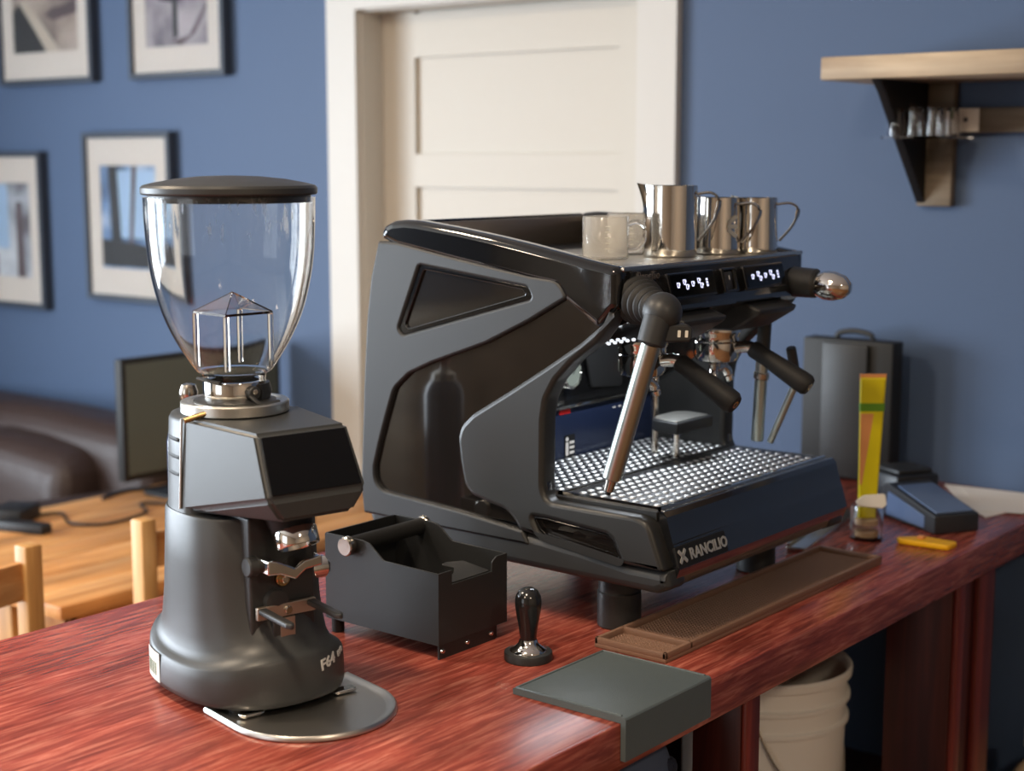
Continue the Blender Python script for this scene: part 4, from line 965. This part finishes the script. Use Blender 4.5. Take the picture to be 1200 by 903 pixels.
for k in range(npl):
    ya = TY0 + (TY1 - TY0) * k / npl; yb = TY0 + (TY1 - TY0) * (k + 1) / npl
    box('plank', (TX0, ya + .0012, TTZ - .028), (TX1, yb - .0012, TTZ), M_pine, tb, .002)
for a, b in (((TX0 + .06, TY0 + .06), (TX1 - .06, TY0 + .08)), ((TX0 + .06, TY1 - .08), (TX1 - .06, TY1 - .06)), ((TX0 + .06, TY0 + .06), (TX0 + .08, TY1 - .06)), ((TX1 - .08, TY0 + .06), (TX1 - .06, TY1 - .06))):
    box('apron', (a[0], a[1], TTZ - .12), (b[0], b[1], TTZ - .0281), M_pine, tb, .002)
for x_ in (TX0 + .04, TX1 - .11):
    for y_ in (TY0 + .04, TY1 - .11):
        box('leg', (x_, y_ + .2 * (y_ < 3), FLOOR), (x_ + .07, y_ + .2 * (y_ < 3) + .07, TTZ - .0281), M_pinev, tb, .004)
def chair(x0, label):
    r = thing('pine_chair', label, 'chair', (x0 + .2, 2.55, FLOOR))
    w = .46; y0 = 2.35
    for xx in (x0, x0 + w - .036):
        box('back_post', (xx, y0, FLOOR), (xx + .036, y0 + .036, -.035), M_pinev, r, .004)
    for z0, z1 in ((-.135, -.065), (-.26, -.205), (-.40, -.345)):
        bm = bmesh.new(); n = 8; R_ = []
        for k in range(n + 1):
            t = k / n; xx = x0 + .03 + (w - .066) * t; yy = y0 + .012 - .020 * math.sin(PI * t)
            R_.append([Vector((xx, yy, z0)), Vector((xx, yy + .016, z0)), Vector((xx, yy + .016, z1)), Vector((xx, yy, z1))])
        loft(bm, R_); finish(bm, 'back_slat', M_pine, r, 30)
    box('seat', (x0, y0 + .02, -.575), (x0 + w, y0 + .44, -.55), M_pine, r, .006)
    for xx in (x0, x0 + w - .036):
        box('front_leg', (xx, y0 + .40, FLOOR), (xx + .036, y0 + .436, -.575), M_pinev, r, .004)
        box('stretcher', (xx + .008, y0 + .03, -.80), (xx + .026, y0 + .41, -.765), M_pine, r, .003)
    return r
chair(1.115, 'pine chair cut by the left edge of the photo')
chair(1.795, 'pine chair with its back post showing beside the grinder')
mo = thing('monitor', 'black framed monitor with a dull grey screen standing on the pine table', 'monitor', (2.65, 3.19, TTZ))
box('monitor_case', (2.375, 3.170, -.165), (2.915, 3.20, .150), M_deep, mo, .005)
box('screen', (2.388, 3.1685, -.148), (2.902, 3.1705, .138), M_mon, mo)
rod('stand_neck', (2.645, 3.21, TTZ + .01), (2.645, 3.21, -.06), .022, M_deep, mo)
box('stand_base', (2.53, 3.13, TTZ + .0002), (2.76, 3.30, TTZ + .012), M_deep, mo, .004)
ad = thing('power_adapter', 'black power brick on the pine table at the left', 'adapter', (2.13, 3.25, TTZ))
box('brick', (-.055, -.045, 0), (.055, .045, .04), M_cable, ad, .006, Matrix.Translation((2.135, 3.30, TTZ + .0003)) @ Matrix.Rotation(.5, 4, 'Z'))
box('plug', (-.02, -.08, 0), (.02, .06, .024), M_cable, ad, .005, Matrix.Translation((2.085, 3.20, TTZ + .0003)) @ Matrix.Rotation(.3, 4, 'Z'))
cz = TTZ + .005
cbl = pipe('power_cable', [(2.19, 3.30, cz), (2.25, 3.27, cz), (2.20, 3.16, cz), (2.24, 3.09, cz), (2.33, 3.09, cz), (2.40, 3.12, cz), (2.45, 3.20, cz), (2.52, 3.10, cz), (2.60, 3.08, cz)], .004, M_cable, None, 6, 5)
tag(cbl, 'thin black cable looping across the pine table', 'cable')
cb3 = pipe('monitor_cable', [(2.42, 3.33, cz), (2.52, 3.36, cz), (2.60, 3.33, cz), (2.72, 3.35, cz), (2.85, 3.33, cz)], .005, M_cable, None, 6, 5)
tag(cb3, 'black cables bunched on the table at the foot of the monitor', 'cable')
wc = pipe('wall_cable', [(X1 - .006, .93, -.12), (X1 - .006, .965, -.22), (X1 - .006, .97, -.34), (X1 - .006, .955, -.5)], .005, mat('navy_cable', srgb(40, 54, 84), .5), None, 6, 5)
tag(wc, 'blue painted cable running down the wall beside the bar', 'cable')
for o in list(bpy.data.objects):
    if o.type == 'MESH' and not o.data.users: pass
